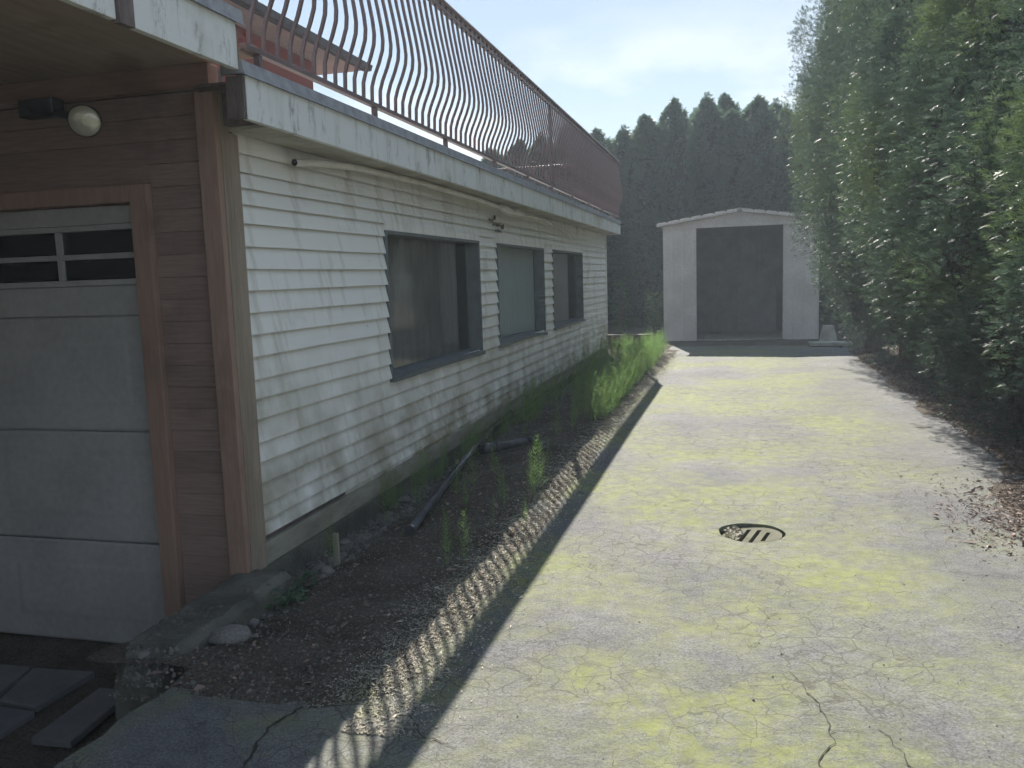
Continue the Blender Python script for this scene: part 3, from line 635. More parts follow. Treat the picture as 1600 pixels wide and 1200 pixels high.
def cedar_mesh(name, H, prof, nbr, per, size, seed, plume=(0.17, 0.42), lump=0.14, pairs=4):
    r = np.random.default_rng(seed); T, Q = spray_template(pairs)
    pt, pr_ = np.array([p[0] for p in prof]), np.array([p[1] for p in prof])
    # pick branch plumes on the surface, more where the girth is larger
    t = r.uniform(prof[0][0], 1, nbr*6); keep = r.uniform(0, pr_.max(), nbr*6) < np.interp(t, pt, pr_)+.16+.25*(t > .8); t = t[keep][:nbr]; nb = len(t)
    th = r.uniform(0, 2*np.pi, nb); R = np.interp(t, pt, pr_)*.98*(1+lump*2*fbm(np.cos(th)*2.6+9, np.sin(th)*2.6+t*2.2, seed, 3)) * r.uniform(.80, 1.05, nb)
    nl = nb//24; t[:nl] = r.uniform(.95, 1.02, nl); R[:nl] = r.uniform(0, .10, nl)
    bx, by, bz = R*np.cos(th), R*np.sin(th), t*H
    b = np.repeat(np.arange(nb), per); n = len(b)
    g = r.normal(size=(n, 3)); g /= np.linalg.norm(g, axis=1, keepdims=True); g *= r.uniform(0, 1, (n, 1))**.45
    sc = r.uniform(.7, 1.35, nb)[b] * np.interp(t[b], [0, .85, 1], [1, .8, .40])
    outw = np.stack([np.cos(th), np.sin(th), np.zeros(nb)], 1)[b]
    P = np.stack([bx, by, bz], 1)[b] + g*np.stack([plume[0]*sc, plume[0]*sc, plume[1]*sc], 1) + outw*(g[:, 2:3]*-.10)
    A = outw*r.uniform(.25, .9, (n, 1)) + np.array([0, 0, 1])*r.uniform(-.15, 1.0, (n, 1)) + g*.45 + r.normal(size=(n, 3))*.22
    tang = np.stack([-np.sin(th), np.cos(th), np.zeros(nb)], 1)[b]
    Nn = outw*.75 + np.array([0, 0, .65]) + tang*r.normal(size=(n, 1))*.45 + r.normal(size=(n, 3))*.42
    s = size*r.uniform(.6, 1.3, n)
    P[:, 2] = np.maximum(P[:, 2], .12)
    V, F = sprays(P, A, Nn, s, T, Q); return np_mesh(name, V, F)
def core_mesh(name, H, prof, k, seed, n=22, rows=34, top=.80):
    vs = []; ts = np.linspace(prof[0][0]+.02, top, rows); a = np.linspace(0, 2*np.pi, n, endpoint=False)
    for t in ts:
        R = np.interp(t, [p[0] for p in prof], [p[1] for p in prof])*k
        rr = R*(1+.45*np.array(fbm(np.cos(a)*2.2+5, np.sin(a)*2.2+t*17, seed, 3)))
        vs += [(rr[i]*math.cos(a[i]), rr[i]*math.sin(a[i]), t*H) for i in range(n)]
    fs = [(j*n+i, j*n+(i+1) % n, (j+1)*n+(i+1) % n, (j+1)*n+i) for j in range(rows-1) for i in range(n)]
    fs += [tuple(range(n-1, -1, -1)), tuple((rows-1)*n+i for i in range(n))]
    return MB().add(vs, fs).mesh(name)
def twig_mesh(name, H, prof, seed, nt_=240, tmax=.45):
    r = random.Random(seed); mb = MB()
    for i in range(nt_):
        t = r.uniform(prof[0][0], tmax); th = r.uniform(0, 6.283); R = float(np.interp(t, [p[0] for p in prof], [p[1] for p in prof]))
        z = t*H; a = Vector((math.cos(th), math.sin(th), 0)); p0 = a*R*.55 + Vector((0, 0, z)); l = r.uniform(.3, .6)
        d = (a + Vector((r.uniform(-.5, .5), r.uniform(-.5, .5), r.uniform(-.5, .35)))).normalized()
        p1 = p0+d*l*R*.7; p2 = p1+(d+Vector((r.uniform(-.4, .4), r.uniform(-.4, .4), r.uniform(-.6, .3)))).normalized()*l*.45
        mb.tube([p0, p1, p2], [.009, .006, .002], 3, False)
    return mb.mesh(name)
def trunk_mesh(name, H, r0):
    pts = []; 
    for k in range(9): t = k/8; pts.append((.05*math.sin(k*1.7), .05*math.cos(k*2.3), -.05+H*.9*t))
    return MB().tube(pts, [r0*(1.25 if k == 0 else 1-.105*k) for k in range(9)], 9).mesh(name)

profR = [(.05, .36), (.09, .55), (.16, .84), (.25, 1.18), (.36, 1.42), (.46, 1.48), (.62, 1.36), (.78, 1.0), (.9, .58), (1, .06)]
HR = 8.0; protoR = []
for v in range(2):
    me = cedar_mesh('foliage', HR, profR, 520, 138, .088, 100+v, (.175, .58), .33, 2)
    me.materials.append(M['cedar'])
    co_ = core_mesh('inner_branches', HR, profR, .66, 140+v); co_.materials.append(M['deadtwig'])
    tw = twig_mesh('dead_twigs', HR, profR, 160+v); tw.materials.append(M['bark'])
    tk = trunk_mesh('trunk', HR, .14); tk.materials.append(M['bark'])
    protoR.append((me, co_, tw, tk))
def place_tree(proto, name, loc, rot, sc_, label, group):
    t = thing(name, loc, label, 'tree', group); t.rotation_euler = (0, 0, rot); t.scale = sc_
    for n_, me in zip(('crown', 'inner_branches', 'dead_twigs', 'trunk'), proto):
        o = bpy.data.objects.new(n_, me); COL.objects.link(o); o.parent = t
        if n_ == 'dead_twigs': o['kind'] = 'stuff'
    return t
right = [(16.7, 2.45, 1.08), (15.3, 2.55, 1.0), (13.9, 2.6, 1.06), (12.5, 2.65, .94), (11.1, 2.7, .84), (9.8, 2.75, .76), (8.5, 2.85, .72), (7.2, 2.9, .68), (5.9, 3.05, .66)]
for i, (y, x, h) in enumerate(right):
    place_tree(protoR[i % 2], 'cedar_tree', (x+(.22 if i % 2 else -.06), y, -.3 if y < 9 else 0), math.pi*(i//2 % 2)+.2*math.sin(i*2.3), (1.0, .54, h), 'last cedar of the driveway hedge, overlapping the shed corner' if i == 0 else 'tall dense cedar in the green hedge along the driveway', 'hedge cedars along the driveway')
profB = [(.02, .55), (.1, .72), (.35, .80), (.65, .76), (.80, .62), (.90, .45), (.96, .27), (1, .06)]
HB = 6.8; protoB = []
for v in range(3):
    me = cedar_mesh('far_foliage', HB, profB, 380, 34, .15, 200+v, (.12, .42), .14); me.materials.append(M['cedarfar'])
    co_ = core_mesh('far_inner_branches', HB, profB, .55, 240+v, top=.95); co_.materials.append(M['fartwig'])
    tw = twig_mesh('far_dead_twigs', HB, profB, 260+v, 120); tw.materials.append(M['bark'])
    tk = trunk_mesh('far_trunk', HB, .11); tk.materials.append(M['bark'])
    protoB.append((me, co_, tw, tk))
back = [(-14.2, 6.3), (-13.0, 6.6), (-11.8, 6.4), (-10.7, 6.65), (-9.7, 6.0), (-8.5, 5.7), (-7.5, 5.9), (-6.7, 6.2), (-5.9, 6.25), (-5.1, 6.5), (-4.2, 6.3), (-3.4, 6.35), (-2.65, 6.6), (-1.85, 7.05), (-.9, 7.15), (-.1, 6.55), (.55, 6.95), (1.35, 6.6), (2.2, 6.7), (3.2, 6.9), (4.2, 6.8)]
back = [(x, .90*h+.12, 26.5) for x, h in back] + [(x+.55, .90*h+.05+.25*math.sin(x*5), 27.9) for x, h in back if -6 < x < 3.5]
for i, (x, h, yb) in enumerate(back):
    place_tree(protoB[i % 3], 'cedar_tree', (x, yb+random.uniform(-.3, .3), 0), 2.1*i, (1.12+random.uniform(-.12, .16),)*2+(h/HB,), 'slim pointed cedar in the row behind the shed', 'cedar row behind the shed')

# ------------------------------------------------------------------ horsetails
def horsetail(h, seed, whorls=13):
    r = random.Random(seed); V = []; F = []
    lean = (r.uniform(-.10, .10), r.uniform(-.10, .10))
    def quad(a, b, w):
        a = Vector(a); b = Vector(b); d = (b-a).normalized(); s = d.cross(Vector((r.uniform(-1, 1), r.uniform(-1, 1), .2))).normalized()*w
        k = len(V); V.extend([a-s, a+s, b+s*.3, b-s*.3]); F.append((k, k+1, k+2, k+3))
    pts = [(lean[0]*h*(t/5)**2, lean[1]*h*(t/5)**2, h*t/5-.03) for t in range(6)]
    for a, b in zip(pts[:-1], pts[1:]): quad(a, b, .0028); quad(a, b, .0028)
    for k in range(whorls):
        t = .16+.8*k/whorls; p = (lean[0]*h*t*t, lean[1]*h*t*t, h*t); l = h*.24*(1-t)**.6*r.uniform(.7, 1.2)+.018
        n = 6; ph = r.uniform(0, 6)
        for j in range(n):
            a = ph+6.283*j/n; el = r.uniform(.55, .95); e = (p[0]+l*math.cos(a)*math.cos(el), p[1]+l*math.sin(a)*math.cos(el), p[2]+l*math.sin(el)); quad(p, e, .0034)
    return np.array([tuple(v) for v in V]), np.array(F)
HT = [horsetail(1.0, s) for s in range(5)]
ht_mesh = []
for V, F in HT:
    me = np_mesh('horsetail', V*.42, F); me.materials.append(M['horse']); ht_mesh.append(me)
def patch(name, n, area, hmin, hmax, mat, label, seed):
    r = np.random.default_rng(seed); Vs = []; Fs = []; off = 0
    while n > 0:
        x, y = area(r)
        V, F = HT[r.integers(5)]; s = r.uniform(hmin, hmax); a = r.uniform(0, 6.28); c, sn = math.cos(a), math.sin(a)
        W = np.stack([(V[:, 0]*c-V[:, 1]*sn)*s, (V[:, 0]*sn+V[:, 1]*c)*s, V[:, 2]*s], 1) + [x, y, float(hbed(np.array(x), np.array(y)))]
        Vs.append(W); Fs.append(F+off); off += len(V); n -= 1
    o = link(name, np_mesh(name, np.concatenate(Vs), np.concatenate(Fs)), M[mat]); return tag(o, label, 'plants', kind='stuff')
def area1(r):
    y = 8.9+8.3*r.uniform()**1.0; lo = -2.5; hi = -1.36+.05*r.normal(); x = r.uniform(lo, hi)
    if y < 10.2: x = -1.75 + (x+2.5)*.36 if r.uniform() < .6 else -2.45+.25*r.uniform()
    return x, y
patch('horsetail_patch', 360, area1, .28, .54, 'horse', 'dense patch of green horsetails along the house', 5)
def area2(r): y = r.uniform(9.3, 16.6); return r.uniform(-1.62, -1.36), y
patch('horsetail_fringe', 190, area2, .32, .60, 'horse', 'upright row of bright horsetails along the driveway edge', 6)
def area3(r): return r.uniform(-2.52, -2.36), r.uniform(5.6, 9.8)
patch('horsetail_strip', 70, area3, .18, .40, 'horse', 'sparse horsetails growing against the lowest white boards', 8)
singles = [(-1.43, 5.83, .50), (-1.40, 5.95, .45), (-1.63, 5.63, .38), (-1.56, 5.50, .30), (-1.47, 4.31, .36), (-1.59, 4.40, .34), (-1.31, 5.06, .22), (-1.51, 5.03, .24), (-1.71, 7.97, .45), (-1.93, 5.95, .46), (-2.0, 5.75, .40), (-2.2, 5.54, .34), (-2.33, 5.2, .40), (-1.55, 4.25, .28), (-1.62, 8.3, .40), (-1.84, 5.5, .3), (-2.36, 4.45, .36), (-1.44, 8.6, .5), (-1.5, 6.6, .3), (-1.9, 6.4, .35), (-2.1, 8.2, .4), (-1.42, 5.75, .40)]
for i, (x, y, h) in enumerate(singles):
    o = bpy.data.objects.new('horsetail', ht_mesh[i % 5]); COL.objects.link(o)
    o.location = (x, y, float(hbed(np.array(x), np.array(y)))); s = h/.42; o.scale = (s*.9, s*.9, s); o.rotation_euler = (0, 0, i*1.9)
    tag(o, 'single feathery green horsetail standing apart on the bare soil bed', 'horsetail', 'single horsetails on the soil bed')

# low broad-leaved weeds by the foundation
def leaf_cluster(n, rad_, h, size, seed):
    r = np.random.default_rng(seed); T = np.array([(0, 0, 0), (.45, .3, .05), (1, 0, -.08), (.45, -.3, .05)], float); Q = np.array([(0, 1, 2, 3)])
    a = r.uniform(0, 6.283, n); rr = rad_*r.uniform(0, 1, n)**.5
    P = np.stack([rr*np.cos(a), rr*np.sin(a), h*r.uniform(.05, 1, n)], 1)
    A = np.stack([np.cos(a), np.sin(a), r.uniform(-.3, .7, n)], 1)+r.normal(size=(n, 3))*.3
    return sprays(P, A, np.stack([r.normal(size=n)*.4, r.normal(size=n)*.4, np.ones(n)], 1), size*r.uniform(.6, 1.2, n), T, Q)
for i, (x, y, n) in enumerate([(-2.36, 3.92, 60), (-2.28, 3.78, 55), (-2.42, 4.15, 45)]):
    V, F = leaf_cluster(n, .10, .09, .05, 300+i); t = thing('weed', (x, y, float(hbed(np.array(x), np.array(y)))), 'small broad-leaved green weed at the foot of the concrete foundation', 'weed', 'weeds at the foundation')
    me = np_mesh('leaves', V, F); me.materials.append(M['weed']); o = bpy.data.objects.new('leaves', me); COL.objects.link(o); o.parent = t
    st = MB()
    for k in range(7): a = k*.9; st.tube([(0, 0, -.02), (.03*math.cos(a), .03*math.sin(a), .04), (.07*math.cos(a), .07*math.sin(a), .07)], .0025, 3)
    me = st.mesh('stems'); me.materials.append(M['weed']); o = bpy.data.objects.new('stems', me); COL.objects.link(o); o.parent = t
# leafy shrubs between house and shed
for i, (x, y, h, n, lab) in enumerate([(-1.95, 20.6, 1.15, 420, 'bright green leafy shrub squeezed against the shed side'), (-3.0, 22.5, 1.5, 300, 'thin pale green shrub between house corner and shed')]):
    t = thing('shrub', (x, y, 0), lab, 'shrub'); V, F = leaf_cluster(n, .22, h, .075, 320+i)
    me = np_mesh('crown', V, F); me.materials.append(M['shrub']); o = bpy.data.objects.new('crown', me); COL.objects.link(o); o.parent = t
    st = MB()
    for k in range(6): a = k*1.05; st.tube([(0, 0, -.03), (.06*math.cos(a), .06*math.sin(a), h*.5), (.14*math.cos(a), .14*math.sin(a), h*.95)], [.009, .006, .002], 4)
    me = st.mesh('stems'); me.materials.append(M['bark']); o = bpy.data.objects.new('stems', me); COL.objects.link(o); o.parent = t

# ------------------------------------------------------------------ drain
dr = thing('drain', (DX, DY, -0.16), 'round rusty iron drain grate sunk in the mossy driveway', 'drain grate')
ZG = -0.038
def disc_with_slots():
    import bmesh
    mb = MB(); R = .183
    slots = [(-.105, .070), (-.045, .125), (.02, .125), (.085, .085)]
    # bars between slots, cut as strips of the disc across x
    xs = sorted({-R} | {R} | {s[0]-.013 for s in slots} | {s[0]+.013 for s in slots})
    for k in range(len(xs)-1):
        a, b_ = xs[k], xs[k+1]; n = max(2, int((b_-a)/.012))
        slot = next((s for s in slots if abs((a+b_)/2-s[0]) < .004), None)
        for j in range(n):
            p, q = a+(b_-a)*j/n, a+(b_-a)*(j+1)/n; yp, yq = math.sqrt(max(R*R-p*p, 0)), math.sqrt(max(R*R-q*q, 0))
            rngs = [(-1, 1)] if not slot else [(-1, None), (None, 1)]
            for lo, hi in rngs:
                y0p, y0q = (-yp, -yq) if lo == -1 else (slot[1], slot[1]); y1p, y1q = (yp, yq) if hi == 1 else (-slot[1], -slot[1])
                vs = [(p, y0p, ZG), (q, y0q, ZG), (q, y1q, ZG), (p, y1p, ZG)]; vs += [(x, y, z-.03) for x, y, z in vs]
                mb.add([(DX+x*math.cos(.25)+y*math.sin(.25), DY-x*math.sin(.25)+y*math.cos(.25), z+.07*x+.03*y) for x, y, z in vs], [(0, 1, 2, 3), (0, 4, 5, 1), (2, 6, 7, 3), (0, 3, 7, 4), (1, 5, 6, 2)])
    return mb
link('grate', disc_with_slots(), M['iron'], dr)
link('basin', MB().tube([(DX, DY, -.42), (DX, DY, -.152)], .197, 32), M['pit'], dr) if False else None
bs2 = MB(); n = 32
vs = [(DX+.198*math.cos(6.2832*k/n), DY+.198*math.sin(6.2832*k/n), z) for z in (-.42, -.06) for k in range(n)]
bs2.add(vs, [(k, (k+1) % n, n+(k+1) % n, n+k) for k in range(n)] + [tuple(range(n))]); link('basin', bs2, M['pit'], dr)

# ------------------------------------------------------------------ scattered bits
def scatter(name, pts, size, mat, label, cat, flat=.35, seed=1, solid=False, parent=None, aspect=(.35, .8)):
    """pts (n,3): loose little pieces, each a bent flake or a small chip"""
    r = np.random.default_rng(seed); n = len(pts)
    if solid: T = np.array([(-.5, -.4, -.25), (.5, -.35, -.25), (.4, .45, -.25), (-.45, .4, -.25), (-.2, -.2, .3), (.28, -.1, .22), (.1, .22, .32)], float); Q = np.array([(0, 1, 5), (0, 5, 4), (1, 2, 5), (2, 6, 5), (2, 3, 6), (3, 4, 6), (3, 0, 4), (4, 5, 6)])
    else: T = np.array([(-.5, 0, 0), (-.1, .5, .12), (.5, 0, .02), (-.1, -.5, .10)], float); Q = np.array([(0, 1, 2), (0, 2, 3)])
    a = r.uniform(0, 6.283, n); A = np.stack([np.cos(a), np.sin(a), r.normal(size=n)*flat*.6], 1)
    Nn = np.stack([r.normal(size=n)*flat, r.normal(size=n)*flat, np.ones(n)], 1)
    s = size*r.uniform(.4, 1.4, n)*(1+1.2*(r.uniform(size=n) < .06))
    asp = r.uniform(*aspect, n)
    A /= np.linalg.norm(A, axis=1, keepdims=True); B = np.cross(Nn, A); B /= np.linalg.norm(B, axis=1, keepdims=True); C = np.cross(A, B)
    V = pts[:, None] + s[:, None, None]*(T[None, :, 0:1]*A[:, None] + asp[:, None, None]*T[None, :, 1:2]*B[:, None] + T[None, :, 2:3]*C[:, None])
    F = Q[None]+(np.arange(n)*len(T))[:, None, None]
    o = link(name, np_mesh(name, V.reshape(-1, 3), F.reshape(-1, 3)), M[mat], parent); return tag(o, label, cat, kind='stuff')
r = np.random.default_rng(77)
def on(h, x, y, dz=.004): return np.stack([x, y, h(x, y)+dz], 1)
y = 2.6+14.6*r.uniform(0, 1, 64000)**1.25; x = -1.34+.11*r.normal(size=64000)
def hmaxl(x, y): return np.maximum(hbed(x, y), np.where(x > -1.38, hdrive(x, y), -9))
scatter('dry_litter', on(hmaxl, x, y), .0135, 'straw', 'dry straw-coloured litter along the driveway edge', 'litter', .28, 3, aspect=(.15, .5))
y = 2.7+10*r.uniform(0, 1, 9000)**1.4; x = r.uniform(-2.5, -1.3, 9000)
scatter('bed_gravel', on(hbed, x, y, .002), .012, 'gravel', 'loose grey gravel on the soil bed', 'gravel', .5, 4, True)
y = 3.2+11*r.uniform(0, 1, 4200)**1.5; x = -2.44+.075*r.normal(size=4200)
scatter('wall_gravel', on(hbed, x, y, .004), .030, 'gravel', 'pale pebbles along the foot of the house wall', 'gravel', .5, 5, True)
y = r.uniform(2.6, 15, 3500); x = r.uniform(-2.4, -1.25, 3500)
scatter('bed_leaves', on(hbed, x, y, .006), .022, 'litter', 'dry brown leaf fragments on the soil bed', 'litter', .5, 6)
def hmaxr(x, y): return np.maximum(hdrive(x, y), hhedge(x, y))
y = r.uniform(3.5, 17.5, 16000); x = 2.05+.5*np.abs(r.normal(size=16000))*1.3 - .45*np.exp(-((y-5.6)/1.1)**2)*r.uniform(0, 1.6, 16000)
scatter('hedge_litter', on(hmaxr, x, y), .030, 'litter', 'brown fallen cedar litter under the hedge', 'litter', .6, 7, aspect=(.2, .7))
y = r.normal(5.75, .45, 7000); x = 2.0+.33*r.normal(size=7000); k_ = (x > 1.2)
scatter('needle_litter', on(hmaxr, x[k_], y[k_]), .026, 'litter', 'patch of pinkish brown needle litter on the driveway edge', 'litter', .5, 8, aspect=(.15, .5))
y = 2+15*r.uniform(0, 1, 900)**1.3; x = r.uniform(-1.2, 2.2, 900)
scatter('grit', on(hdrive, x, y, .003), .0065, 'gravel', 'scattered grit and crumbs on the driveway', 'grit', .4, 9, True)
y = r.uniform(0.8, 3.0, 900); x = r.uniform(-2.7, -2.2, 900)
scatter('bank_rubble', on(hbank, x, y, .004), .022, 'gravel', 'dark rubble on the bank beside the asphalt', 'rubble', .5, 10, True)
a = r.uniform(0, 6.28, 260); q = np.sqrt(r.uniform(0, 1, 260))*.07
scatter('grate_litter', np.stack([DX-.115+q*np.cos(a)*.7, DY+.02+q*np.sin(a)*1.7, np.full(260, ZG-.003)+r.uniform(0, .02, 260)], 1), .022, 'straw', None, None, .6, 11, parent=dr)

# river stones
def stone_mesh(seed, n=10, m_=7):
    r = random.Random(seed); vs = [(0, 0, -1)]; ax = (r.uniform(.8, 1.2), r.uniform(.6, .9), r.uniform(.45, .7))
    for j in range(1, m_):
        ph = -math.pi/2+math.pi*j/m_
        for i in range(n):
            t = 6.2832*i/n; k = 1+.16*float(vnoise(np.array(math.cos(t)*1.5+seed), np.array(math.sin(t)*1.5+ph*1.3), seed))*2
            vs.append((math.cos(ph)*math.cos(t)*k, math.cos(ph)*math.sin(t)*k, math.sin(ph)))
    vs.append((0, 0, 1)); vs = [(x*ax[0], y*ax[1], z*ax[2]) for x, y, z in vs]; e = len(vs)-1
    fs = [(0, 1+(i+1) % n, 1+i) for i in range(n)] + [(e, e-n+i, e-n+(i+1) % n) for i in range(n)]
    fs += [(1+j*n+i, 1+j*n+(i+1) % n, 1+(j+1)*n+(i+1) % n, 1+(j+1)*n+i) for j in range(m_-2) for i in range(n)]
    me = MB().add(vs, fs).mesh('stone'); me.materials.append(M['stone']); me.polygons.foreach_set('use_smooth', [True]*len(me.polygons)); return me
SM = [stone_mesh(s) for s in range(5)]
def stone(x, y, s, i, label, group=None, z=None):
    o = bpy.data.objects.new('stone', SM[i % 5]); COL.objects.link(o); o.location = (x, y, (float(hbed(np.array(x), np.array(y))) if z is None else z)+s*.35)
    o.scale = (s, s, s); o.rotation_euler = (random.uniform(-.2, .2), random.uniform(-.2, .2), i*1.7); tag(o, label, 'stone', group)
stone(-2.25, 3.25, .085, 2, 'largest rounded grey stone lying beside the concrete curb')
for i in range(34):
    y = 3.35+.15*i+random.uniform(-.06, .06) if i < 26 else random.uniform(3.3, 4.6)
    stone(-2.36+random.uniform(-.09, .06)-.003*i, y, random.uniform(.022, .05), i, 'small rounded river stone at the foot of the house wall', 'river stones along the wall')

# ------------------------------------------------------------------ small things
# crumbling concrete curb
cb = MB(); n = 18; vs = []
for k in range(n+1):
    t = k/n; y = 2.90+1.05*t; top = .065-.02*(1-t)-.12*max(0, (.12-t)/.12)**2 + .018*float(fbm(t*9, 1, 81, 3))
    xl = -2.655+.02*float(fbm(t*11, 2, 83, 3))+.05*max(0, (.15-t)/.15); xr = -2.335+.025*float(fbm(t*11, 7, 85, 3))-.05*max(0, (.15-t)/.15)
    vs += [(xl-.02, y, -.6), (xl, y, top-.03), (xl+.035, y, top), (xr-.04, y, top+.004), (xr, y, top-.03), (xr+.03, y, -.6)]
fs = [(6*k+j, 6*k+(j+1) % 6, 6*k+6+(j+1) % 6, 6*k+6+j) for k in range(n) for j in range(6)] + [tuple(range(5, -1, -1)), tuple(6*n+j for j in range(6))]
o = link('concrete_curb', cb.add(vs, fs), M['concrete']); tag(o, 'short mossy concrete curb running out from the house corner', 'curb')
yy = r.uniform(2.93, 3.93, 700); xx = r.uniform(-2.62, -2.37, 700)
scatter('exposed_aggregate', np.stack([xx, yy, .042+.012*(yy-2.9)-.11*np.clip((3.03-yy)/.13, 0, 1)**2], 1), .022, 'gravel', None, None, .5, 15, True, parent=o)
# loose pavers on the apron
pav = [((-3.72, 3.56), (-3.34, 3.585), (-3.35, 3.20), (-3.60, 3.215), 'dark paving slab lying flat before the garage door'),
       ((-3.15, 3.40), (-2.96, 3.41), (-2.90, 2.93), (-3.11, 2.92), 'narrow bluish paving slab beside the soil bank'),
       ((-3.62, 3.18), (-3.33, 3.17), (-3.31, 2.70), (-3.58, 2.70), 'brownish paving slab next to the dark flat slab'),
       ((-4.10, 3.56), (-3.75, 3.57), (-3.64, 3.22), (-4.0, 3.2), 'dark paving slab set farther along the garage door')]
for k, (a, b_, c, d, lab) in enumerate(pav):
    zt = (-.425, -.405, -.43, -.428)[k]; t = .035
    o = link('paving_slab', MB().add([(p[0], p[1], zz) for zz in (zt-t, zt) for p in (a, b_, c, d)], [(0, 1, 2, 3), (4, 7, 6, 5), (0, 4, 5, 1), (1, 5, 6, 2), (2, 6, 7, 3), (3, 7, 4, 0)]), M['paver'], None, False, .006)
    tag(o, lab, 'paving slab')
# black pipes
bp = thing('drain_pipe', (-2.02, 4.88, .0), 'long straight black plastic pipe lying on the soil bed', 'pipe')
def pz(x, y, d=.03): return float(hbed(np.array(x), np.array(y)))+d
pts = [(-2.02, 4.88, pz(-2.02, 4.88, .045)), (-2.34, 7.24, .06), (-2.535, 9.3, .06)]
link('pipe', MB().tube(pts, .031, 14), M['blackpl'], bp, True); link('pipe_end', MB().tube([(-2.0185, 4.868, pts[0][2]), (-2.024, 4.91, pts[0][2])], .035, 14), M['blackpl'], bp)
ep = thing('elbow_pipe', (-2.1, 7.5, 0), 'short black plastic pipe with coupling and elbow on the soil bed', 'pipe')
link('pipe', MB().tube([(-2.29, 7.40, .035), (-2.11, 7.56, .04), (-1.98, 7.72, .05), (-1.90, 7.74, .05), (-1.80, 7.66, .045), (-1.73, 7.50, .03)], .042, 14), M['blackpl'], ep, True)
link('coupling', MB().tube([(-2.31, 7.38, .034), (-2.22, 7.462, .037)], .052, 14), M['blackpl'], ep, True); link('coupling', MB().tube([(-2.20, 7.48, .037), (-2.17, 7.506, .038)], .052, 14), M['blackpl'], ep, True)
link('elbow_collar', MB().tube([(-1.765, 7.58, .038), (-1.72, 7.48, .028)], .049, 14), M['blackpl'], ep, True)
# white pipe and cable under the deck edge
wp = thing('vent_pipe', (-2.5, 4.56, 2.31), 'open-ended white plastic pipe running under the deck fascia', 'pipe')
link('pipe', MB().tube([(-2.50, 4.56, 2.309), (-2.50, 4.95, 2.350), (-2.49, 5.34, 2.372), (-2.47, 6.5, 2.385), (-2.45, 8.0, 2.37), (-2.45, 9.0, 2.345)], .023, 12, False), M['pvc'], wp, True)
link('bore_shade_plug', MB().tube([(-2.50, 4.566, 2.3096), (-2.50, 4.60, 2.313)], .0165, 12), M['black'], wp)  # black plug paints in the dark inside the open pipe end
link('pipe_clip', MB().tube([(-2.49, 5.5, 2.3745), (-2.49, 5.53, 2.375)], .026, 12), M['pvc'], wp)
fm = MB()
blob = [(-2.45, 8.85, 2.355, .03), (-2.43, 9.05, 2.335, .045), (-2.42, 9.22, 2.31, .035), (-2.43, 9.36, 2.335, .05), (-2.42, 9.52, 2.33, .042), (-2.41, 9.68, 2.30, .022)]
fm.tube([b_[:3] for b_ in blob], [b_[3] for b_ in blob], 9)
o = link('plastic_wrap', fm, M['pvc'], None, True); tag(o, 'crumpled white plastic wrap hanging below the fascia', 'plastic')
cbm = MB().tube([(-2.45, 9.65, 2.33), (-2.44, 10.4, 2.345), (-2.45, 11.2, 2.333), (-2.48, 12.1, 2.30), (-2.52, 12.9, 2.25), (-2.555, 13.5, 2.18)], .014, 8)
o = link('cable', cbm, M['pvc'], None, True); tag(o, 'pale cable sagging down the upper white boards', 'cable')
# damaged spot in the boards
dm = MB(); r_ = random.Random(4)
for (y, z, sy_, sz_) in ((8.90, 2.225, .10, .022), (9.10, 2.185, .16, .016), (9.34, 2.175, .07, .028), (9.15, 2.125, .14, .02), (9.02, 2.255, .05, .03)):
    n = 15; ring = []
    for k in range(n):
        t = 6.283*k/n; q = r_.uniform(.45, 1.25); ring.append((XW+.019, y+sy_*math.cos(t)*q, z+sz_*math.sin(t)*q))
    dm.add(ring+[(x_-.010, y_, z_) for x_, y_, z_ in ring], [tuple(range(n))]+[(k, (k+1) % n, n+(k+1) % n, n+k) for k in range(n)])
part('rotten_patch', dm, 'butt')
# stake
sk = link('wooden_stake', MB().prism([(-2.355, 4.475), (-2.318, 4.470), (-2.316, 4.486), (-2.353, 4.491)], 'z', -.25, .115), M['wstake'], None, False, .002)
tag(sk, 'pale weathered wooden stake upright beside the foundation', 'stake')
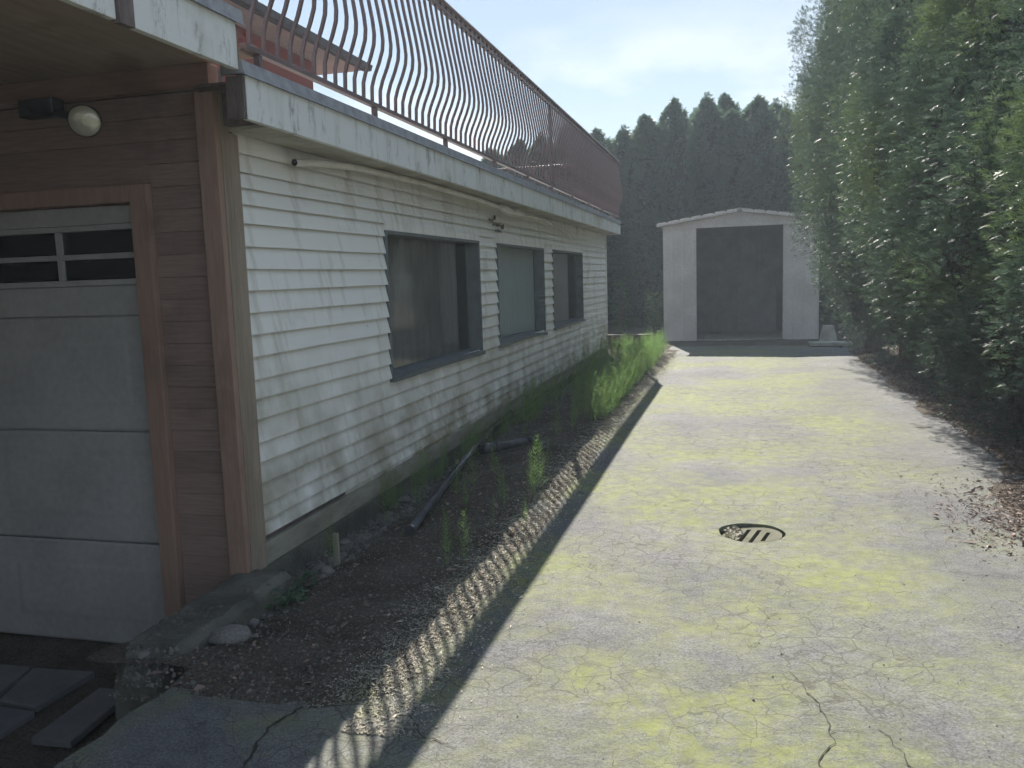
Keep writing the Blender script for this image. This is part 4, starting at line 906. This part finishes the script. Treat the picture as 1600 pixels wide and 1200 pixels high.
# things by the shed
sl = link('concrete_slab', MB().box(1.42, 2.25, 18.35, 18.75, .012, .085), M['paleconc'], None, False, .012); tag(sl, 'pale flat concrete slab on the ground before the shed corner', 'slab')
pb = MB(); vs = [(1.62, 18.62, .086), (2.0, 18.62, .086), (2.0, 19.0, .03), (1.62, 19.0, .03), (1.71, 18.70, .36), (1.91, 18.70, .36), (1.91, 18.90, .36), (1.71, 18.90, .36)]
vs = [(1.66, 18.80, .02), (2.02, 18.80, .02), (2.02, 19.16, .02), (1.66, 19.16, .02), (1.74, 18.88, .40), (1.94, 18.88, .40), (1.94, 19.08, .40), (1.74, 19.08, .40)]
o = link('concrete_pier', pb.add(vs, [(3, 2, 1, 0), (4, 5, 6, 7), (0, 1, 5, 4), (1, 2, 6, 5), (2, 3, 7, 6), (3, 0, 4, 7)]), M['paleconc'], None, False, .012); tag(o, 'tapered concrete pier block behind the flat slab', 'pier block')
o = link('timber_edging', MB().box(-3.2, -1.85, 19.0, 19.14, 0.0, .26), M['timber'], None, False, .008); tag(o, 'low dark timber edging board between house and shed', 'timber')

# floodlight under the porch ceiling
fl = thing('floodlight', (-3.45, 3.86, 2.6), 'unlit round floodlight on a black bracket above the garage door', 'light')
link('bracket', MB().box(-3.66, -3.44, 3.78, 3.864, 2.52, 2.61).tube([(-3.44, 3.80, 2.53), (-3.28, 3.72, 2.49)], .022, 10), M['black'], fl, False, .006)
hd = Vector((-3.10, 3.60, 2.43)); ax = Vector((.42, -.85, -.30)).normalized()
link('lamp_housing', MB().tube([hd-ax*.19, hd-ax*.14, hd-ax*.05, hd-ax*.012], [.03, .05, .072, .078], 20), M['black'], fl, True)
m, nt, b = newmat('lamp_lens'); b.inputs['Base Color'].default_value = (.55, .55, .46, 1); b.inputs['Roughness'].default_value = .25; b.inputs['Metallic'].default_value = .35; M['lens'] = m
co = objco(nt); bump(nt, b, noise(nt, co, 34, 2), .35, .01)
lens = MB(); pts = []; rs = []
for k in range(7): t = k/6*math.pi/2; pts.append(hd+ax*(-.012+.03*math.sin(t))); rs.append(max(.075*math.cos(t), .001))
link('lens', lens.tube(pts, rs, 24), M['lens'], fl, True)

# ------------------------------------------------------------------ haze: air volume added to imitate a lens glare veil
m, nt, b = newmat('lens_veil_haze'); nt.nodes.remove(b)
pv = nd(nt, 'VolumePrincipled', {'Color': (0.76, 0.88, 1.0, 1), 'Density': 0.0025, 'Anisotropy': 0.25})
nt.links.new(pv.outputs[0], nt.nodes['Material Output'].inputs['Volume'])
hz = link('haze', MB().box(-410, 410, -410, 410, -1.7, 10.2), m); tag(hz, 'thin pale haze added in imitation of lens glare', 'haze', kind='stuff')
